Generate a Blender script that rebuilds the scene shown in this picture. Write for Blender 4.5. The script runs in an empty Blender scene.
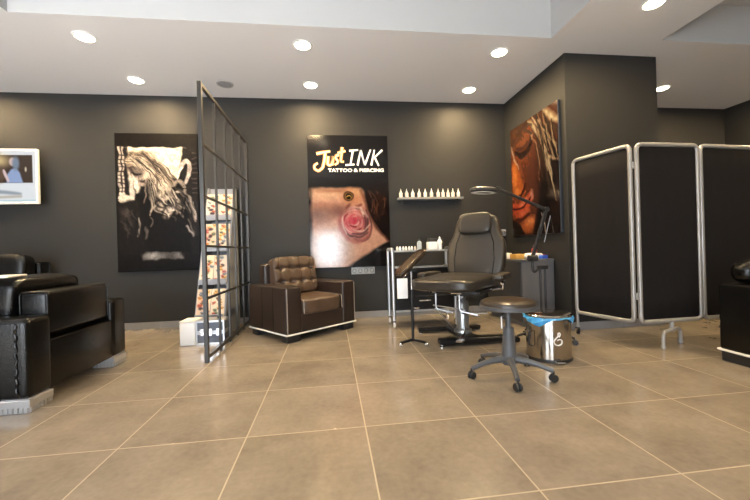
import bpy, bmesh, math, random
from mathutils import Vector, Matrix, noise
R = math.radians
PI = math.pi
random.seed(7)
scene = bpy.context.scene
COL = scene.collection

# ------------------------------------------------------------------ helpers
def lin(c):
    c = c / 255.0
    return c / 12.92 if c <= 0.04045 else ((c + 0.055) / 1.055) ** 2.4
def rgb(r, g, b): return (lin(r), lin(g), lin(b), 1.0)

def mat(name, col, rough=0.5, metal=0.0, spec=0.5, coat=0.0, bump=0.0, bscale=60.0, var=0.0, vscale=4.0,
        emit=None, estr=0.0, trans=0.0, coat_rough=0.05):
    m = bpy.data.materials.new(name); m.use_nodes = True
    nt = m.node_tree; b = nt.nodes['Principled BSDF']
    b.inputs['Base Color'].default_value = col
    b.inputs['Roughness'].default_value = rough
    b.inputs['Metallic'].default_value = metal
    b.inputs['Specular IOR Level'].default_value = spec
    b.inputs['Coat Weight'].default_value = coat
    b.inputs['Coat Roughness'].default_value = coat_rough
    b.inputs['Transmission Weight'].default_value = trans
    if emit:
        b.inputs['Emission Color'].default_value = emit
        b.inputs['Emission Strength'].default_value = estr
    if var or bump:
        tc = nt.nodes.new('ShaderNodeTexCoord')
    if var:
        n = nt.nodes.new('ShaderNodeTexNoise'); n.inputs['Scale'].default_value = vscale
        n.inputs['Detail'].default_value = 5
        nt.links.new(tc.outputs['Object'], n.inputs['Vector'])
        mr = nt.nodes.new('ShaderNodeMapRange')
        mr.inputs[1].default_value = 0.3; mr.inputs[2].default_value = 0.7
        mr.inputs[3].default_value = 1 - var; mr.inputs[4].default_value = 1 + var
        nt.links.new(n.outputs['Fac'], mr.inputs[0])
        mx = nt.nodes.new('ShaderNodeVectorMath'); mx.operation = 'SCALE'
        mx.inputs[0].default_value = col[:3]
        nt.links.new(mr.outputs[0], mx.inputs['Scale'])
        nt.links.new(mx.outputs[0], b.inputs['Base Color'])
    if bump:
        n2 = nt.nodes.new('ShaderNodeTexNoise'); n2.inputs['Scale'].default_value = bscale
        n2.inputs['Detail'].default_value = 4
        nt.links.new(tc.outputs['Object'], n2.inputs['Vector'])
        bp = nt.nodes.new('ShaderNodeBump'); bp.inputs['Strength'].default_value = bump
        bp.inputs['Distance'].default_value = 0.01
        nt.links.new(n2.outputs['Fac'], bp.inputs['Height'])
        nt.links.new(bp.outputs[0], b.inputs['Normal'])
    return m

def paint_mat(name, rough=0.25, coat=0.0, emission=0.0, spec=0.5):
    m = bpy.data.materials.new(name); m.use_nodes = True
    nt = m.node_tree; b = nt.nodes['Principled BSDF']
    a = nt.nodes.new('ShaderNodeAttribute'); a.attribute_name = 'print'
    b.inputs['Roughness'].default_value = rough
    b.inputs['Coat Weight'].default_value = coat
    b.inputs['Specular IOR Level'].default_value = spec
    if emission:
        b.inputs['Base Color'].default_value = (0.01, 0.01, 0.01, 1)
        nt.links.new(a.outputs['Color'], b.inputs['Emission Color'])
        b.inputs['Emission Strength'].default_value = emission
    else:
        nt.links.new(a.outputs['Color'], b.inputs['Base Color'])
    return m

def link(name, bm, m, parent=None, smooth=True, angle=35, loc=None):
    me = bpy.data.meshes.new(name)
    bmesh.ops.recalc_face_normals(bm, faces=bm.faces)
    bm.to_mesh(me); bm.free()
    if isinstance(m, (list, tuple)):
        for q in m: me.materials.append(q)
    else:
        me.materials.append(m)
    if smooth:
        me.polygons.foreach_set('use_smooth', [True] * len(me.polygons))
        me.set_sharp_from_angle(angle=R(angle))
    o = bpy.data.objects.new(name, me); COL.objects.link(o)
    if parent: o.parent = parent
    if loc: o.location = loc
    return o

def tag(o, label, cat, group=None, kind=None):
    if label: o['label'] = label
    if cat: o['category'] = cat
    if group: o['group'] = group
    if kind: o['kind'] = kind
    return o

def thing(name, label, cat, loc=(0, 0, 0), rz=0.0, group=None):
    o = bpy.data.objects.new(name, None); COL.objects.link(o)
    o.location = loc; o.rotation_euler = (0, 0, rz); o.empty_display_size = 0.1
    return tag(o, label, cat, group)

def struct(name, bm, m, label=None, smooth=False):
    o = link(name, bm, m, smooth=smooth); o['kind'] = 'structure'
    if label: o['label'] = label
    return o

def dup(root, label=None, loc=None, rz=None):
    def cp(o, par):
        c = o.copy(); COL.objects.link(c); c.parent = par
        for ch in list(o.children): cp(ch, c)
        return c
    r = cp(root, None)
    if label: r['label'] = label
    if loc: r.location = loc
    if rz is not None: r.rotation_euler = (0, 0, rz)
    return r

def merge(bm, tmp, M=None):
    me = bpy.data.meshes.new('tmp'); tmp.to_mesh(me); tmp.free()
    if M is not None: me.transform(M)
    bm.from_mesh(me); bpy.data.meshes.remove(me)

def NB(): return bmesh.new()

def box(bm, x0, x1, y0, y1, z0, z1, bev=0.0, seg=2, M=None):
    t = bmesh.new()
    bmesh.ops.create_cube(t, size=1)
    sx, sy, sz = x1 - x0, y1 - y0, z1 - z0
    for v in t.verts:
        v.co = Vector((v.co.x * sx + (x0 + x1) / 2, v.co.y * sy + (y0 + y1) / 2, v.co.z * sz + (z0 + z1) / 2))
    if bev > 0:
        bmesh.ops.bevel(t, geom=list(t.edges), offset=min(bev, 0.49 * min(abs(sx), abs(sy), abs(sz))), segments=seg, profile=0.5, affect='EDGES')
    merge(bm, t, M)
    return bm

def puff(bm, c, s, n=5.0, sub=10, M=None, fn=None):
    """puffed cushion: a cube grid pulled to a superellipsoid"""
    t = bmesh.new()
    bmesh.ops.create_cube(t, size=2)
    bmesh.ops.subdivide_edges(t, edges=list(t.edges), cuts=sub, use_grid_fill=True)
    for v in t.verts:
        p = v.co.copy()
        mx = max(abs(p.x), abs(p.y), abs(p.z))
        nn = (abs(p.x) ** n + abs(p.y) ** n + abs(p.z) ** n) ** (1.0 / n)
        p *= mx / nn
        if fn: p = fn(p)
        v.co = Vector((c[0] + p.x * s[0] / 2, c[1] + p.y * s[1] / 2, c[2] + p.z * s[2] / 2))
    merge(bm, t, M)
    return bm

def fillet(pts, r, n=6):
    pts = [Vector(p) for p in pts]
    out = [pts[0]]
    for i in range(1, len(pts) - 1):
        a, b, c = pts[i - 1], pts[i], pts[i + 1]
        u = (a - b); w = (c - b)
        d = min(r, u.length * 0.49, w.length * 0.49)
        p0 = b + u.normalized() * d; p1 = b + w.normalized() * d
        for k in range(n + 1):
            s = k / n
            out.append((1 - s) ** 2 * p0 + 2 * s * (1 - s) * b + s * s * p1)
    out.append(pts[-1])
    return out

def tube(bm, pts, r, seg=12, closed=False, radii=None, cap=True):
    pts = [Vector(p) for p in pts]
    n = len(pts)
    rings = []
    up = None
    for i, p in enumerate(pts):
        if closed:
            d = (pts[(i + 1) % n] - pts[i - 1]).normalized()
        else:
            d = (pts[min(i + 1, n - 1)] - pts[max(i - 1, 0)]).normalized()
        if up is None:
            up = Vector((0, 0, 1)) if abs(d.z) < 0.9 else Vector((1, 0, 0))
        s = d.cross(up)
        if s.length < 1e-6: s = d.orthogonal()
        s.normalize(); up = s.cross(d).normalized()
        rr = radii[i] if radii else r
        rings.append([bm.verts.new(p + rr * (math.cos(2 * PI * k / seg) * s + math.sin(2 * PI * k / seg) * up)) for k in range(seg)])
    m = n if closed else n - 1
    for i in range(m):
        a, b = rings[i], rings[(i + 1) % n]
        for k in range(seg):
            bm.faces.new((a[k], a[(k + 1) % seg], b[(k + 1) % seg], b[k]))
    if not closed and cap:
        bm.faces.new(rings[0][::-1]); bm.faces.new(rings[-1])
    return bm

def bar(bm, a, b, w, h=None, bev=0.002):
    """rectangular bar from a to b"""
    a = Vector(a); b = Vector(b); h = h or w
    d = b - a; L = d.length; d.normalize()
    up = Vector((0, 0, 1)) if abs(d.z) < 0.95 else Vector((0, 1, 0))
    s = up.cross(d).normalized(); u = d.cross(s)
    M = Matrix((( s.x, u.x, d.x, (a.x+b.x)/2), (s.y, u.y, d.y, (a.y+b.y)/2), (s.z, u.z, d.z, (a.z+b.z)/2), (0,0,0,1)))
    return box(bm, -w/2, w/2, -h/2, h/2, -L/2, L/2, bev, 1, M)

def lathe(bm, prof, seg=32, M=None, capt=True):
    t = bmesh.new()
    rings = []
    for r, z in prof:
        if r < 1e-5:
            rings.append([t.verts.new((0, 0, z))])
        else:
            rings.append([t.verts.new((r * math.cos(2*PI*k/seg), r * math.sin(2*PI*k/seg), z)) for k in range(seg)])
    for a, b in zip(rings, rings[1:]):
        for k in range(seg):
            k2 = (k + 1) % seg
            if len(a) == 1 and len(b) == 1: continue
            if len(a) == 1: t.faces.new((a[0], b[k], b[k2]))
            elif len(b) == 1: t.faces.new((a[k], a[k2], b[0]))
            else: t.faces.new((a[k], a[k2], b[k2], b[k]))
    if capt:
        if len(rings[0]) > 1: t.faces.new(rings[0])
        if len(rings[-1]) > 1: t.faces.new(rings[-1])
    merge(bm, t, M)
    return bm

def slab(bm, outline, th, bev=0.02, seg=4, M=None):
    """outline in XZ, thickness along Y (centred)"""
    t = bmesh.new()
    vs = [t.verts.new((x, -th / 2, z)) for x, z in outline]
    f = t.faces.new(vs)
    r = bmesh.ops.extrude_face_region(t, geom=[f])
    for v in r['geom']:
        if isinstance(v, bmesh.types.BMVert): v.co.y += th
    bmesh.ops.recalc_face_normals(t, faces=t.faces)
    es = [e for e in t.edges if abs(e.verts[0].co.y - e.verts[1].co.y) < 1e-6]
    if bev: bmesh.ops.bevel(t, geom=es, offset=bev, segments=seg, profile=0.5, affect='EDGES')
    merge(bm, t, M)
    return bm

def smooth_outline(pts, it=3):
    for _ in range(it):
        q = []
        n = len(pts)
        for i in range(n):
            a, b = pts[i], pts[(i + 1) % n]
            q.append((a[0]*.75 + b[0]*.25, a[1]*.75 + b[1]*.25)); q.append((a[0]*.25 + b[0]*.75, a[1]*.25 + b[1]*.75))
        pts = q
    return pts

def T(x, y, z): return Matrix.Translation((x, y, z))
def RX(a): return Matrix.Rotation(a, 4, 'X')
def RY(a): return Matrix.Rotation(a, 4, 'Y')
def RZ(a): return Matrix.Rotation(a, 4, 'Z')

# ------------------------------------------------------------------ materials
M_wall = mat('wall_paint', rgb(42, 42, 42), 0.6, spec=0.25, bump=0.04, bscale=120, var=0.04, vscale=1.5)
M_tray = mat('tray_dimmed_white', rgb(186, 187, 188), 0.8, spec=0.2)  # ceiling white darkened to offset the strong daylight on the tray faces
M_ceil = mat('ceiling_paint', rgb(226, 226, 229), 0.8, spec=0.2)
M_base = mat('grey_tile_baseboard', rgb(128, 128, 132), 0.35, var=0.05)
M_black_leather = mat('black_leather', rgb(7, 7, 7), 0.27, spec=0.33, bump=0.12, bscale=90)
M_brown_leather = mat('brown_leather', rgb(38, 28, 24), 0.38, spec=0.5, bump=0.15, bscale=80, var=0.15, vscale=6)
M_lit_leather = mat('lit_brown_leather', rgb(74, 58, 46), 0.36, spec=0.5, bump=0.15, bscale=80, var=0.2, vscale=7)  # same brown leather, its colour lightened as if under the warm ceiling lights
M_vinyl = mat('taupe_vinyl', rgb(48, 44, 39), 0.33, spec=0.5, bump=0.08, bscale=80)
M_white_trim = mat('white_trim', rgb(225, 222, 215), 0.4)
M_pipe = mat('beige_piping', rgb(150, 138, 124), 0.45)
M_chrome = mat('chrome', rgb(215, 215, 218), 0.12, metal=1.0)
M_satin = mat('satin_metal', rgb(176, 176, 180), 0.32, metal=1.0)
M_silver = mat('silver_paint_tube', rgb(158, 156, 154), 0.34, metal=0.35)
M_dark_metal = mat('dark_metal', rgb(56, 54, 52), 0.4, metal=0.4)
M_black_metal = mat('black_metal', rgb(26, 26, 27), 0.35, metal=0.3)
M_black_plastic = mat('black_plastic', rgb(30, 30, 32), 0.45)
M_grey_plastic = mat('grey_plastic', rgb(78, 80, 84), 0.42)
M_white_plastic = mat('white_plastic', rgb(232, 232, 232), 0.4)
M_bottle = mat('bottle_white', rgb(238, 225, 212), 0.35)
M_cap = mat('bottle_cap', rgb(245, 240, 232), 0.35)
M_blue_bag = mat('blue_bag', rgb(70, 160, 222), 0.4, bump=0.5, bscale=25)
M_fabric = mat('black_curtain_fabric', rgb(24, 22, 23), 0.85, spec=0.2, bump=0.1, bscale=200)
M_cab = mat('cabinet_grey', rgb(98, 98, 101), 0.45, var=0.03)
M_cab_dark = mat('cabinet_dark', rgb(58, 59, 62), 0.45)
M_panel_grey = mat('stand_grey', rgb(132, 136, 146), 0.5)
M_alu = mat('aluminium', rgb(200, 202, 206), 0.3, metal=0.8)
M_case = mat('case_grey', rgb(84, 90, 104), 0.4, var=0.1, vscale=30)
M_yellow = mat('yellow_carton', rgb(200, 156, 80), 0.5)
M_red = mat('red_plastic', rgb(190, 62, 66), 0.35)
M_blue = mat('blue_plastic', rgb(50, 90, 190), 0.4)
M_purple = mat('purple_plastic', rgb(150, 70, 150), 0.4)
M_towel = mat('white_towel', rgb(232, 230, 228), 0.9, bump=0.4, bscale=60)
M_lens = mat('downlight_glow', rgb(255, 244, 220), 0.4, emit=(1.0, 0.86, 0.62, 1), estr=14.0)
M_glass = mat('clear_glass', (1, 1, 1, 1), 0.03, trans=1.0)
M_wood = mat('pale_wood', rgb(190, 160, 120), 0.5, var=0.15)
M_paper = mat('paper', rgb(225, 222, 215), 0.6)

def floor_material():
    m = bpy.data.materials.new('floor_tiles'); m.use_nodes = True
    nt = m.node_tree; N = nt.nodes; L = nt.links
    b = N['Principled BSDF']
    tc = N.new('ShaderNodeTexCoord')
    sep = N.new('ShaderNodeSeparateXYZ'); L.new(tc.outputs['Object'], sep.inputs[0])
    def math_(op, a, bb=None):
        n = N.new('ShaderNodeMath'); n.operation = op
        for i, v in enumerate((a, bb)):
            if v is None: continue
            if isinstance(v, (int, float)): n.inputs[i].default_value = v
            else: L.new(v, n.inputs[i])
        return n.outputs[0]
    def dist(axis, off):
        u = math_('DIVIDE', math_('SUBTRACT', axis, off), 0.6)
        fr = math_('SUBTRACT', u, math_('FLOOR', u))
        d = math_('MULTIPLY', math_('MINIMUM', fr, math_('SUBTRACT', 1.0, fr)), 0.6)
        return d, math_('FLOOR', u)
    dx, ix = dist(sep.outputs['X'], -1.047)
    dy, iy = dist(sep.outputs['Y'], 1.246)
    d = math_('MINIMUM', dx, dy)
    mask = N.new('ShaderNodeMapRange'); mask.interpolation_type = 'SMOOTHSTEP'
    mask.inputs[1].default_value = 0.0022; mask.inputs[2].default_value = 0.0045
    L.new(d, mask.inputs[0])
    comb = N.new('ShaderNodeCombineXYZ'); L.new(ix, comb.inputs[0]); L.new(iy, comb.inputs[1])
    wn = N.new('ShaderNodeTexWhiteNoise'); L.new(comb.outputs[0], wn.inputs['Vector'])
    no = N.new('ShaderNodeTexNoise'); no.inputs['Scale'].default_value = 3.0; no.inputs['Detail'].default_value = 8
    no.inputs['Roughness'].default_value = 0.65
    addv = N.new('ShaderNodeVectorMath'); addv.operation = 'MULTIPLY_ADD'
    L.new(wn.outputs['Color'], addv.inputs[0]); addv.inputs[1].default_value = (9, 9, 9); L.new(tc.outputs['Object'], addv.inputs[2])
    L.new(addv.outputs[0], no.inputs['Vector'])
    no2 = N.new('ShaderNodeTexNoise'); no2.inputs['Scale'].default_value = 38.0; no2.inputs['Detail'].default_value = 4
    L.new(tc.outputs['Object'], no2.inputs['Vector'])
    f = math_('ADD', math_('MULTIPLY', no.outputs['Fac'], 0.75), math_('MULTIPLY', no2.outputs['Fac'], 0.25))
    f = math_('ADD', f, math_('MULTIPLY', math_('SUBTRACT', wn.outputs['Value'], 0.5), 0.08))
    cr = N.new('ShaderNodeValToRGB')
    cr.color_ramp.elements[0].position = 0.32; cr.color_ramp.elements[0].color = rgb(119, 110, 99)
    cr.color_ramp.elements[1].position = 0.70; cr.color_ramp.elements[1].color = rgb(149, 139, 126)
    L.new(f, cr.inputs[0])
    mix = N.new('ShaderNodeMix'); mix.data_type = 'RGBA'
    mix.inputs['A'].default_value = rgb(176, 164, 145)
    L.new(mask.outputs[0], mix.inputs['Factor']); L.new(cr.outputs[0], mix.inputs['B'])
    L.new(mix.outputs['Result'], b.inputs['Base Color'])
    rr = N.new('ShaderNodeMapRange'); rr.inputs[3].default_value = 0.10; rr.inputs[4].default_value = 0.24
    L.new(no.outputs['Fac'], rr.inputs[0]); L.new(rr.outputs[0], b.inputs['Roughness'])
    b.inputs['Specular IOR Level'].default_value = 0.5
    bp = N.new('ShaderNodeBump'); bp.inputs['Strength'].default_value = 0.4; bp.inputs['Distance'].default_value = 0.001
    L.new(mask.outputs[0], bp.inputs['Height']); L.new(bp.outputs[0], b.inputs['Normal'])
    return m
M_floor = floor_material()

# ------------------------------------------------------------------ room
H = 2.978; YW = 4.838; XR = 2.536
XL, XE, YF = -5.2, 6.2, -3.2      # left wall, right wall, street front
HT = 3.38                          # top of the raised trays
bm = NB(); box(bm, XL - .2, XE + .2, YF - .2, YW + .2, -0.12, 0.0)
struct('floor', bm, M_floor, 'beige square tiled floor with pale joints')

# ceiling: lowered border with two raised trays
tray1 = (-2.60, 2.236, -2.6, 3.27); tray2 = (3.412, 5.6, -2.6, 3.215)
bm = NB()
xs = sorted({XL, XE, tray1[0], tray1[1], tray2[0], tray2[1]})
ys = sorted({YF, YW, tray1[2], tray1[3], tray2[3]})
def in_tray(x, y):
    for a in (tray1, tray2):
        if a[0] < x < a[1] and a[2] < y < a[3]: return True
    return False
for i in range(len(xs) - 1):
    for j in range(len(ys) - 1):
        cx, cy = (xs[i] + xs[i+1]) / 2, (ys[j] + ys[j+1]) / 2
        z = HT if in_tray(cx, cy) else H
        box(bm, xs[i], xs[i+1], ys[j], ys[j+1], z, HT + 0.12)
ceil = struct('ceiling', bm, [M_ceil, M_tray], 'white ceiling with lowered border and raised trays toned darker to balance daylight')
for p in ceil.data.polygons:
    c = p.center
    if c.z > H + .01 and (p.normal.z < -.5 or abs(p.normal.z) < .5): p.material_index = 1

bm = NB(); box(bm, XL, XE, YW, YW + .12, 0, HT); struct('wall_back', bm, M_wall, 'dark grey back wall')
bm = NB(); box(bm, XL - .12, XL, YF, YW, 0, HT); struct('wall_left', bm, M_wall)
bm = NB(); box(bm, XE, XE + .12, YF, YW, 0, HT); struct('wall_right', bm, M_wall)
bm = NB(); box(bm, XR, 3.645, 3.505, YW, 0, H, 0.006, 1); struct('wall_pillar', bm, M_wall, 'dark grey square pillar')
# street side with a glazed door opening and a shop window
bm = NB()
W0, W1, W2, W3 = -0.75, 0.65, 1.3, 5.2
V0, V1 = -4.6, -1.3
box(bm, XL, V0, YF - .12, YF, 0, HT); box(bm, V1, W0, YF - .12, YF, 0, HT); box(bm, V0, V1, YF - .12, YF, 0, .3); box(bm, V0, V1, YF - .12, YF, 2.6, HT); box(bm, W0, W1, YF - .12, YF, 2.6, HT)
box(bm, W1, XE, YF - .12, YF, 0, HT)
struct('wall_front', bm, M_wall)
def frame_rect(bm, x0, x1, z0, z1, y0, y1, w):
    box(bm, x0, x1, y0, y1, z1 - w, z1); box(bm, x0, x1, y0, y1, z0, z0 + w)
    box(bm, x0, x0 + w, y0, y1, z0 + w, z1 - w); box(bm, x1 - w, x1, y0, y1, z0 + w, z1 - w)
bm = NB(); frame_rect(bm, W0, W1, 0, 2.6, YF - .1, YF - .03, .06); struct('door_1', bm, M_black_metal)
bm = NB(); frame_rect(bm, V0, V1, .3, 2.6, YF - .1, YF - .03, .06); struct('window_1', bm, M_black_metal)

def baseboard(name, segs):
    bm = NB()
    for x0, x1, y0, y1 in segs: box(bm, x0, x1, y0, y1, 0, 0.085, 0.003, 1)
    struct(name, bm, M_base)
segs = []
x = XL + .01
while x < XR - .02:
    segs.append((x, min(x + .597, XR - .012), YW - .012, YW)); x += .6
baseboard('baseboard_back', segs)
baseboard('baseboard_recess', [(3.66 + .6*k, min(3.66 + .6*k + .597, XE), YW - .012, YW) for k in range(4)])
baseboard('baseboard_pillar', [(XR - .012, XR, 3.505, YW - .012), (XR - .012, XR + .6, 3.493, 3.505), (XR + .603, 3.657, 3.493, 3.505), (3.645, 3.657, 3.505, YW - .012)])
bm = NB(); box(bm, XL, XL + .012, YF, YW - .02, 0, .085); struct('baseboard_left', bm, M_base)
bm = NB(); box(bm, XE - .012, XE, YF, YW - .02, 0, .085); struct('baseboard_right', bm, M_base)

# ------------------------------------------------------------------ camera
cam_d = bpy.data.cameras.new('camera'); cam = bpy.data.objects.new('camera', cam_d); COL.objects.link(cam)
cam_d.sensor_width = 36.0; cam_d.sensor_fit = 'HORIZONTAL'; cam_d.lens = 353.8 / 750 * 36
yaw, pitch, roll = .1239, -0.0001, -.0289
cy, sy, cp, sp, cr, sr = math.cos(yaw), math.sin(yaw), math.cos(pitch), math.sin(pitch), math.cos(roll), math.sin(roll)
fw = Vector((sy*cp, cy*cp, sp)); rt = Vector((cy, -sy, 0)); up = rt.cross(fw)
r2 = cr*rt + sr*up; u2 = -sr*rt + cr*up
cam.matrix_world = Matrix(((r2.x, u2.x, -fw.x, 0), (r2.y, u2.y, -fw.y, 0), (r2.z, u2.z, -fw.z, .9219), (0, 0, 0, 1)))
cam_d.clip_start = 0.05
scene.camera = cam

# ------------------------------------------------------------------ ceiling lights
WARM = (1.0, 0.72, 0.38)
def make_downlight():
    t = thing('ceiling_downlight', '', 'light', (0, 0, H), 0, 'round recessed ceiling lights')
    bm = NB(); lathe(bm, [(.076, -.002), (.078, -.008), (.094, -.006), (.098, 0), (.076, 0), (.076, -.002)], 32, capt=False)
    link('trim_ring', bm, M_white_plastic, t)
    bm = NB(); lathe(bm, [(0, -.026), (.03, -.024), (.055, -.017), (.070, -.008), (.076, -.001), (.0, 0)], 32, capt=False)
    link('lens', bm, M_lens, t)
    return t
dl = make_downlight()
spots = [(-2.21, 3.585, 'round glowing ceiling light, upper of the two left of the metal grid screen'),
         (-2.19, 4.42, 'round glowing ceiling light above the black and white poster of a long-haired woman'),
         (-.22, 3.57, 'round glowing ceiling light, upper of the two above the neck tattoo poster'),
         (-.19, 4.42, 'round glowing ceiling light nearest the top of the neck tattoo poster'),
         (1.83, 3.55, 'round glowing ceiling light, upper of the two above the treatment chair'),
         (1.85, 4.43, 'round glowing ceiling light above the back wall corner next to the copper portrait'),
         (2.82, 2.72, 'round glowing ceiling light cut by the top edge over the pillar front'),
         (4.46, 4.22, 'round glowing ceiling light in the recess right beside the pillar')]
hidden = [(-4.2, 4.42), (-4.2, 3.57), (2.9, .6), (2.9, -1.4), (-4.9, 1.6), (5.9, 1.8), (5.9, 3.8)]
k = 0
for (x, y, lb) in spots + [(a, b, 'round glowing ceiling light outside the view') for a, b in hidden]:
    o = dl if k == 0 else dup(dl)
    o['label'] = lb; o.location = (x, y, H); k += 1
    ld = bpy.data.lights.new('downlight_lamp', 'AREA'); ld.energy = 22; ld.color = WARM
    ld.shape = 'DISK'; ld.size = 0.14
    lo = bpy.data.objects.new('downlight_lamp', ld); COL.objects.link(lo); lo.location = (x, y, H - .035)

t_ = dup(dl, 'added unseen round ceiling light in the raised tray, for the yellow floor patch', (-.1, 1.6, HT))  # added unseen fixture, goes with the yellow floor pool
ld = bpy.data.lights.new('added_floor_spot', 'SPOT'); ld.energy = 55; ld.color = (1.0, .70, .18); ld.spot_size = R(30); ld.spot_blend = 1.0; ld.shadow_soft_size = .1  # added narrow spot that throws a yellow pool on the near floor
lo = bpy.data.objects.new('added_floor_spot', ld); COL.objects.link(lo); lo.location = (-.1, 1.6, HT - .04)
# daylight through door and shop window
def area(name, loc, sx, sz, e, col, rot):
    ld = bpy.data.lights.new(name, 'AREA'); ld.shape = 'RECTANGLE'; ld.size = sx; ld.size_y = sz; ld.energy = e; ld.color = col
    o = bpy.data.objects.new(name, ld); COL.objects.link(o); o.location = loc; o.rotation_euler = rot
    return o
DAY = (0.86, 0.93, 1.0)
area('daylight_door', ((W0 + W1) / 2 - .05, YF + .02, 1.0), .9, 1.2, 55, DAY, (R(90), 0, 0))
area('daylight_window', ((V0 + V1) / 2, YF + .02, 1.4), V1 - V0 - .1, 2.1, 150, DAY, (R(90), 0, 0))
sd = bpy.data.lights.new('sun', 'SUN'); sd.energy = 110; sd.color = (.92, .96, 1.0); sd.angle = R(1)
so = bpy.data.objects.new('sun', sd); COL.objects.link(so); so.rotation_euler = (R(53), 0, R(6))
w = bpy.data.worlds.new('world'); scene.world = w; w.use_nodes = True
w.node_tree.nodes['Background'].inputs[0].default_value = (0.75, 0.87, 1.0, 1)
w.node_tree.nodes['Background'].inputs[1].default_value = 0.6

# ceiling speaker
t = thing('ceiling_speaker', 'round grey speaker grille in the ceiling above the metal grid screen', 'speaker', (-1.211, 4.457, H))
bm = NB(); lathe(bm, [(.083, 0), (.083, -.008), (.095, -.008), (.098, 0)], 32, capt=False); link('rim', bm, mat('speaker_rim', rgb(170, 170, 173), .5), t)
bm = NB(); lathe(bm, [(0, -.012), (.05, -.01), (.083, -.004), (.083, 0), (0, 0)], 32, capt=False); link('grille', bm, mat('speaker_grille', rgb(150, 150, 153), .6, bump=.5, bscale=300), t)

# ------------------------------------------------------------------ printed pictures
def sm(a, b, x):
    if a == b: return 0.0 if x < a else 1.0
    t = max(0.0, min(1.0, (x - a) / (b - a))); return t * t * (3 - 2 * t)
def stroke_d(px, py, pts):
    best = 1e9; bu = 0; n = len(pts) - 1
    for i in range(n):
        ax, ay = pts[i]; bx, by = pts[i+1]
        dx, dy = bx - ax, by - ay
        L = dx*dx + dy*dy
        t = max(0, min(1, ((px-ax)*dx + (py-ay)*dy) / L)) if L else 0
        d = math.hypot(px - ax - t*dx, py - ay - t*dy)
        if d < best: best = d; bu = (i + t) / n
    return best, bu
def seg_d(px, py, pts):
    best = 1e9
    for (ax, ay), (bx, by) in zip(pts, pts[1:]):
        dx, dy = bx - ax, by - ay
        L = dx*dx + dy*dy
        t = max(0, min(1, ((px-ax)*dx + (py-ay)*dy) / L)) if L else 0
        d = math.hypot(px - ax - t*dx, py - ay - t*dy)
        if d < best: best = d
    return best
def poly_sd(px, py, P):
    inside = False; n = len(P); j = n - 1
    for i in range(n):
        if (P[i][1] > py) != (P[j][1] > py) and px < (P[j][0]-P[i][0]) * (py-P[i][1]) / (P[j][1]-P[i][1]) + P[i][0]: inside = not inside
        j = i
    d = seg_d(px, py, P + [P[0]])
    return -d if inside else d
class Paint:
    def __init__(s, bg, w, h): s.bg = bg; s.ops = []; s.w = w; s.h = h; s.k = 1.0; s.wob = 0.0; s.grain = 0.0
    def ell(s, x, y, rx, ry, c, soft=.3, a=1.0, rot=0):
        s.ops.append(('e', x, y, rx, ry, c, soft, a, rot))
    def poly(s, P, c, soft=.01, a=1.0): 
        xs = [p[0] for p in P]; ys = [p[1] for p in P]
        s.ops.append(('p', P, c, soft, a, min(xs)-soft, max(xs)+soft, min(ys)-soft, max(ys)+soft))
    def line(s, P, wd, c, soft=.01, a=1.0):
        if len(P) > 2:
            for _ in range(2):
                Q = [P[0]]
                for (x0, y0), (x1, y1) in zip(P, P[1:]):
                    Q += [(x0*.75 + x1*.25, y0*.75 + y1*.25), (x0*.25 + x1*.75, y0*.25 + y1*.75)]
                P = Q + [P[-1]]
        m = wd + soft; xs = [p[0] for p in P]; ys = [p[1] for p in P]
        s.ops.append(('l', P, wd, c, soft, a, min(xs)-m, max(xs)+m, min(ys)-m, max(ys)+m))
    def at(s, x, y):
        wx = x + s.wob * noise.noise(Vector((x*.16, y*.16, 3.1))); wy = y + s.wob * noise.noise(Vector((x*.16, y*.16, 9.7)))
        c = s.at0(wx, wy); g = s.k * (1 + s.grain * noise.noise(Vector((x*.9, y*.9, 1.3))) + s.grain * noise.noise(Vector((x*.25, y*.25, 5.3))))
        return [q * g for q in c]
    def at0(s, x, y):
        c = list(s.bg)
        for o in s.ops:
            if o[0] == 'e':
                _, ex, ey, rx, ry, cc, soft, a, rot = o
                dx, dy = x - ex, y - ey
                if rot:
                    cr_, sr_ = math.cos(rot), math.sin(rot); dx, dy = dx*cr_ + dy*sr_, -dx*sr_ + dy*cr_
                q = math.hypot(dx / rx, dy / ry)
                if q > 1 + soft: continue
                k = a * (1 - sm(1 - soft, 1 + soft, q))
            elif o[0] == 'p':
                if not (o[5] <= x <= o[6] and o[7] <= y <= o[8]): continue
                cc = o[2]; k = o[4] * (1 - sm(-o[3], o[3], poly_sd(x, y, o[1])))
            else:
                if not (o[6] <= x <= o[7] and o[8] <= y <= o[9]): continue
                dd, uu = stroke_d(x, y, o[1])
                ww = o[2] * (.35 + .65 * math.sin(PI * min(1, max(0, .12 + uu*.76)))) if len(o[1]) > 2 else o[2]
                cc = o[3]; k = o[5] * (1 - sm(ww - o[4], ww + o[4], dd))
            if k > 0:
                for q_ in range(3): c[q_] += (cc[q_] - c[q_]) * k
        return c

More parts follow.
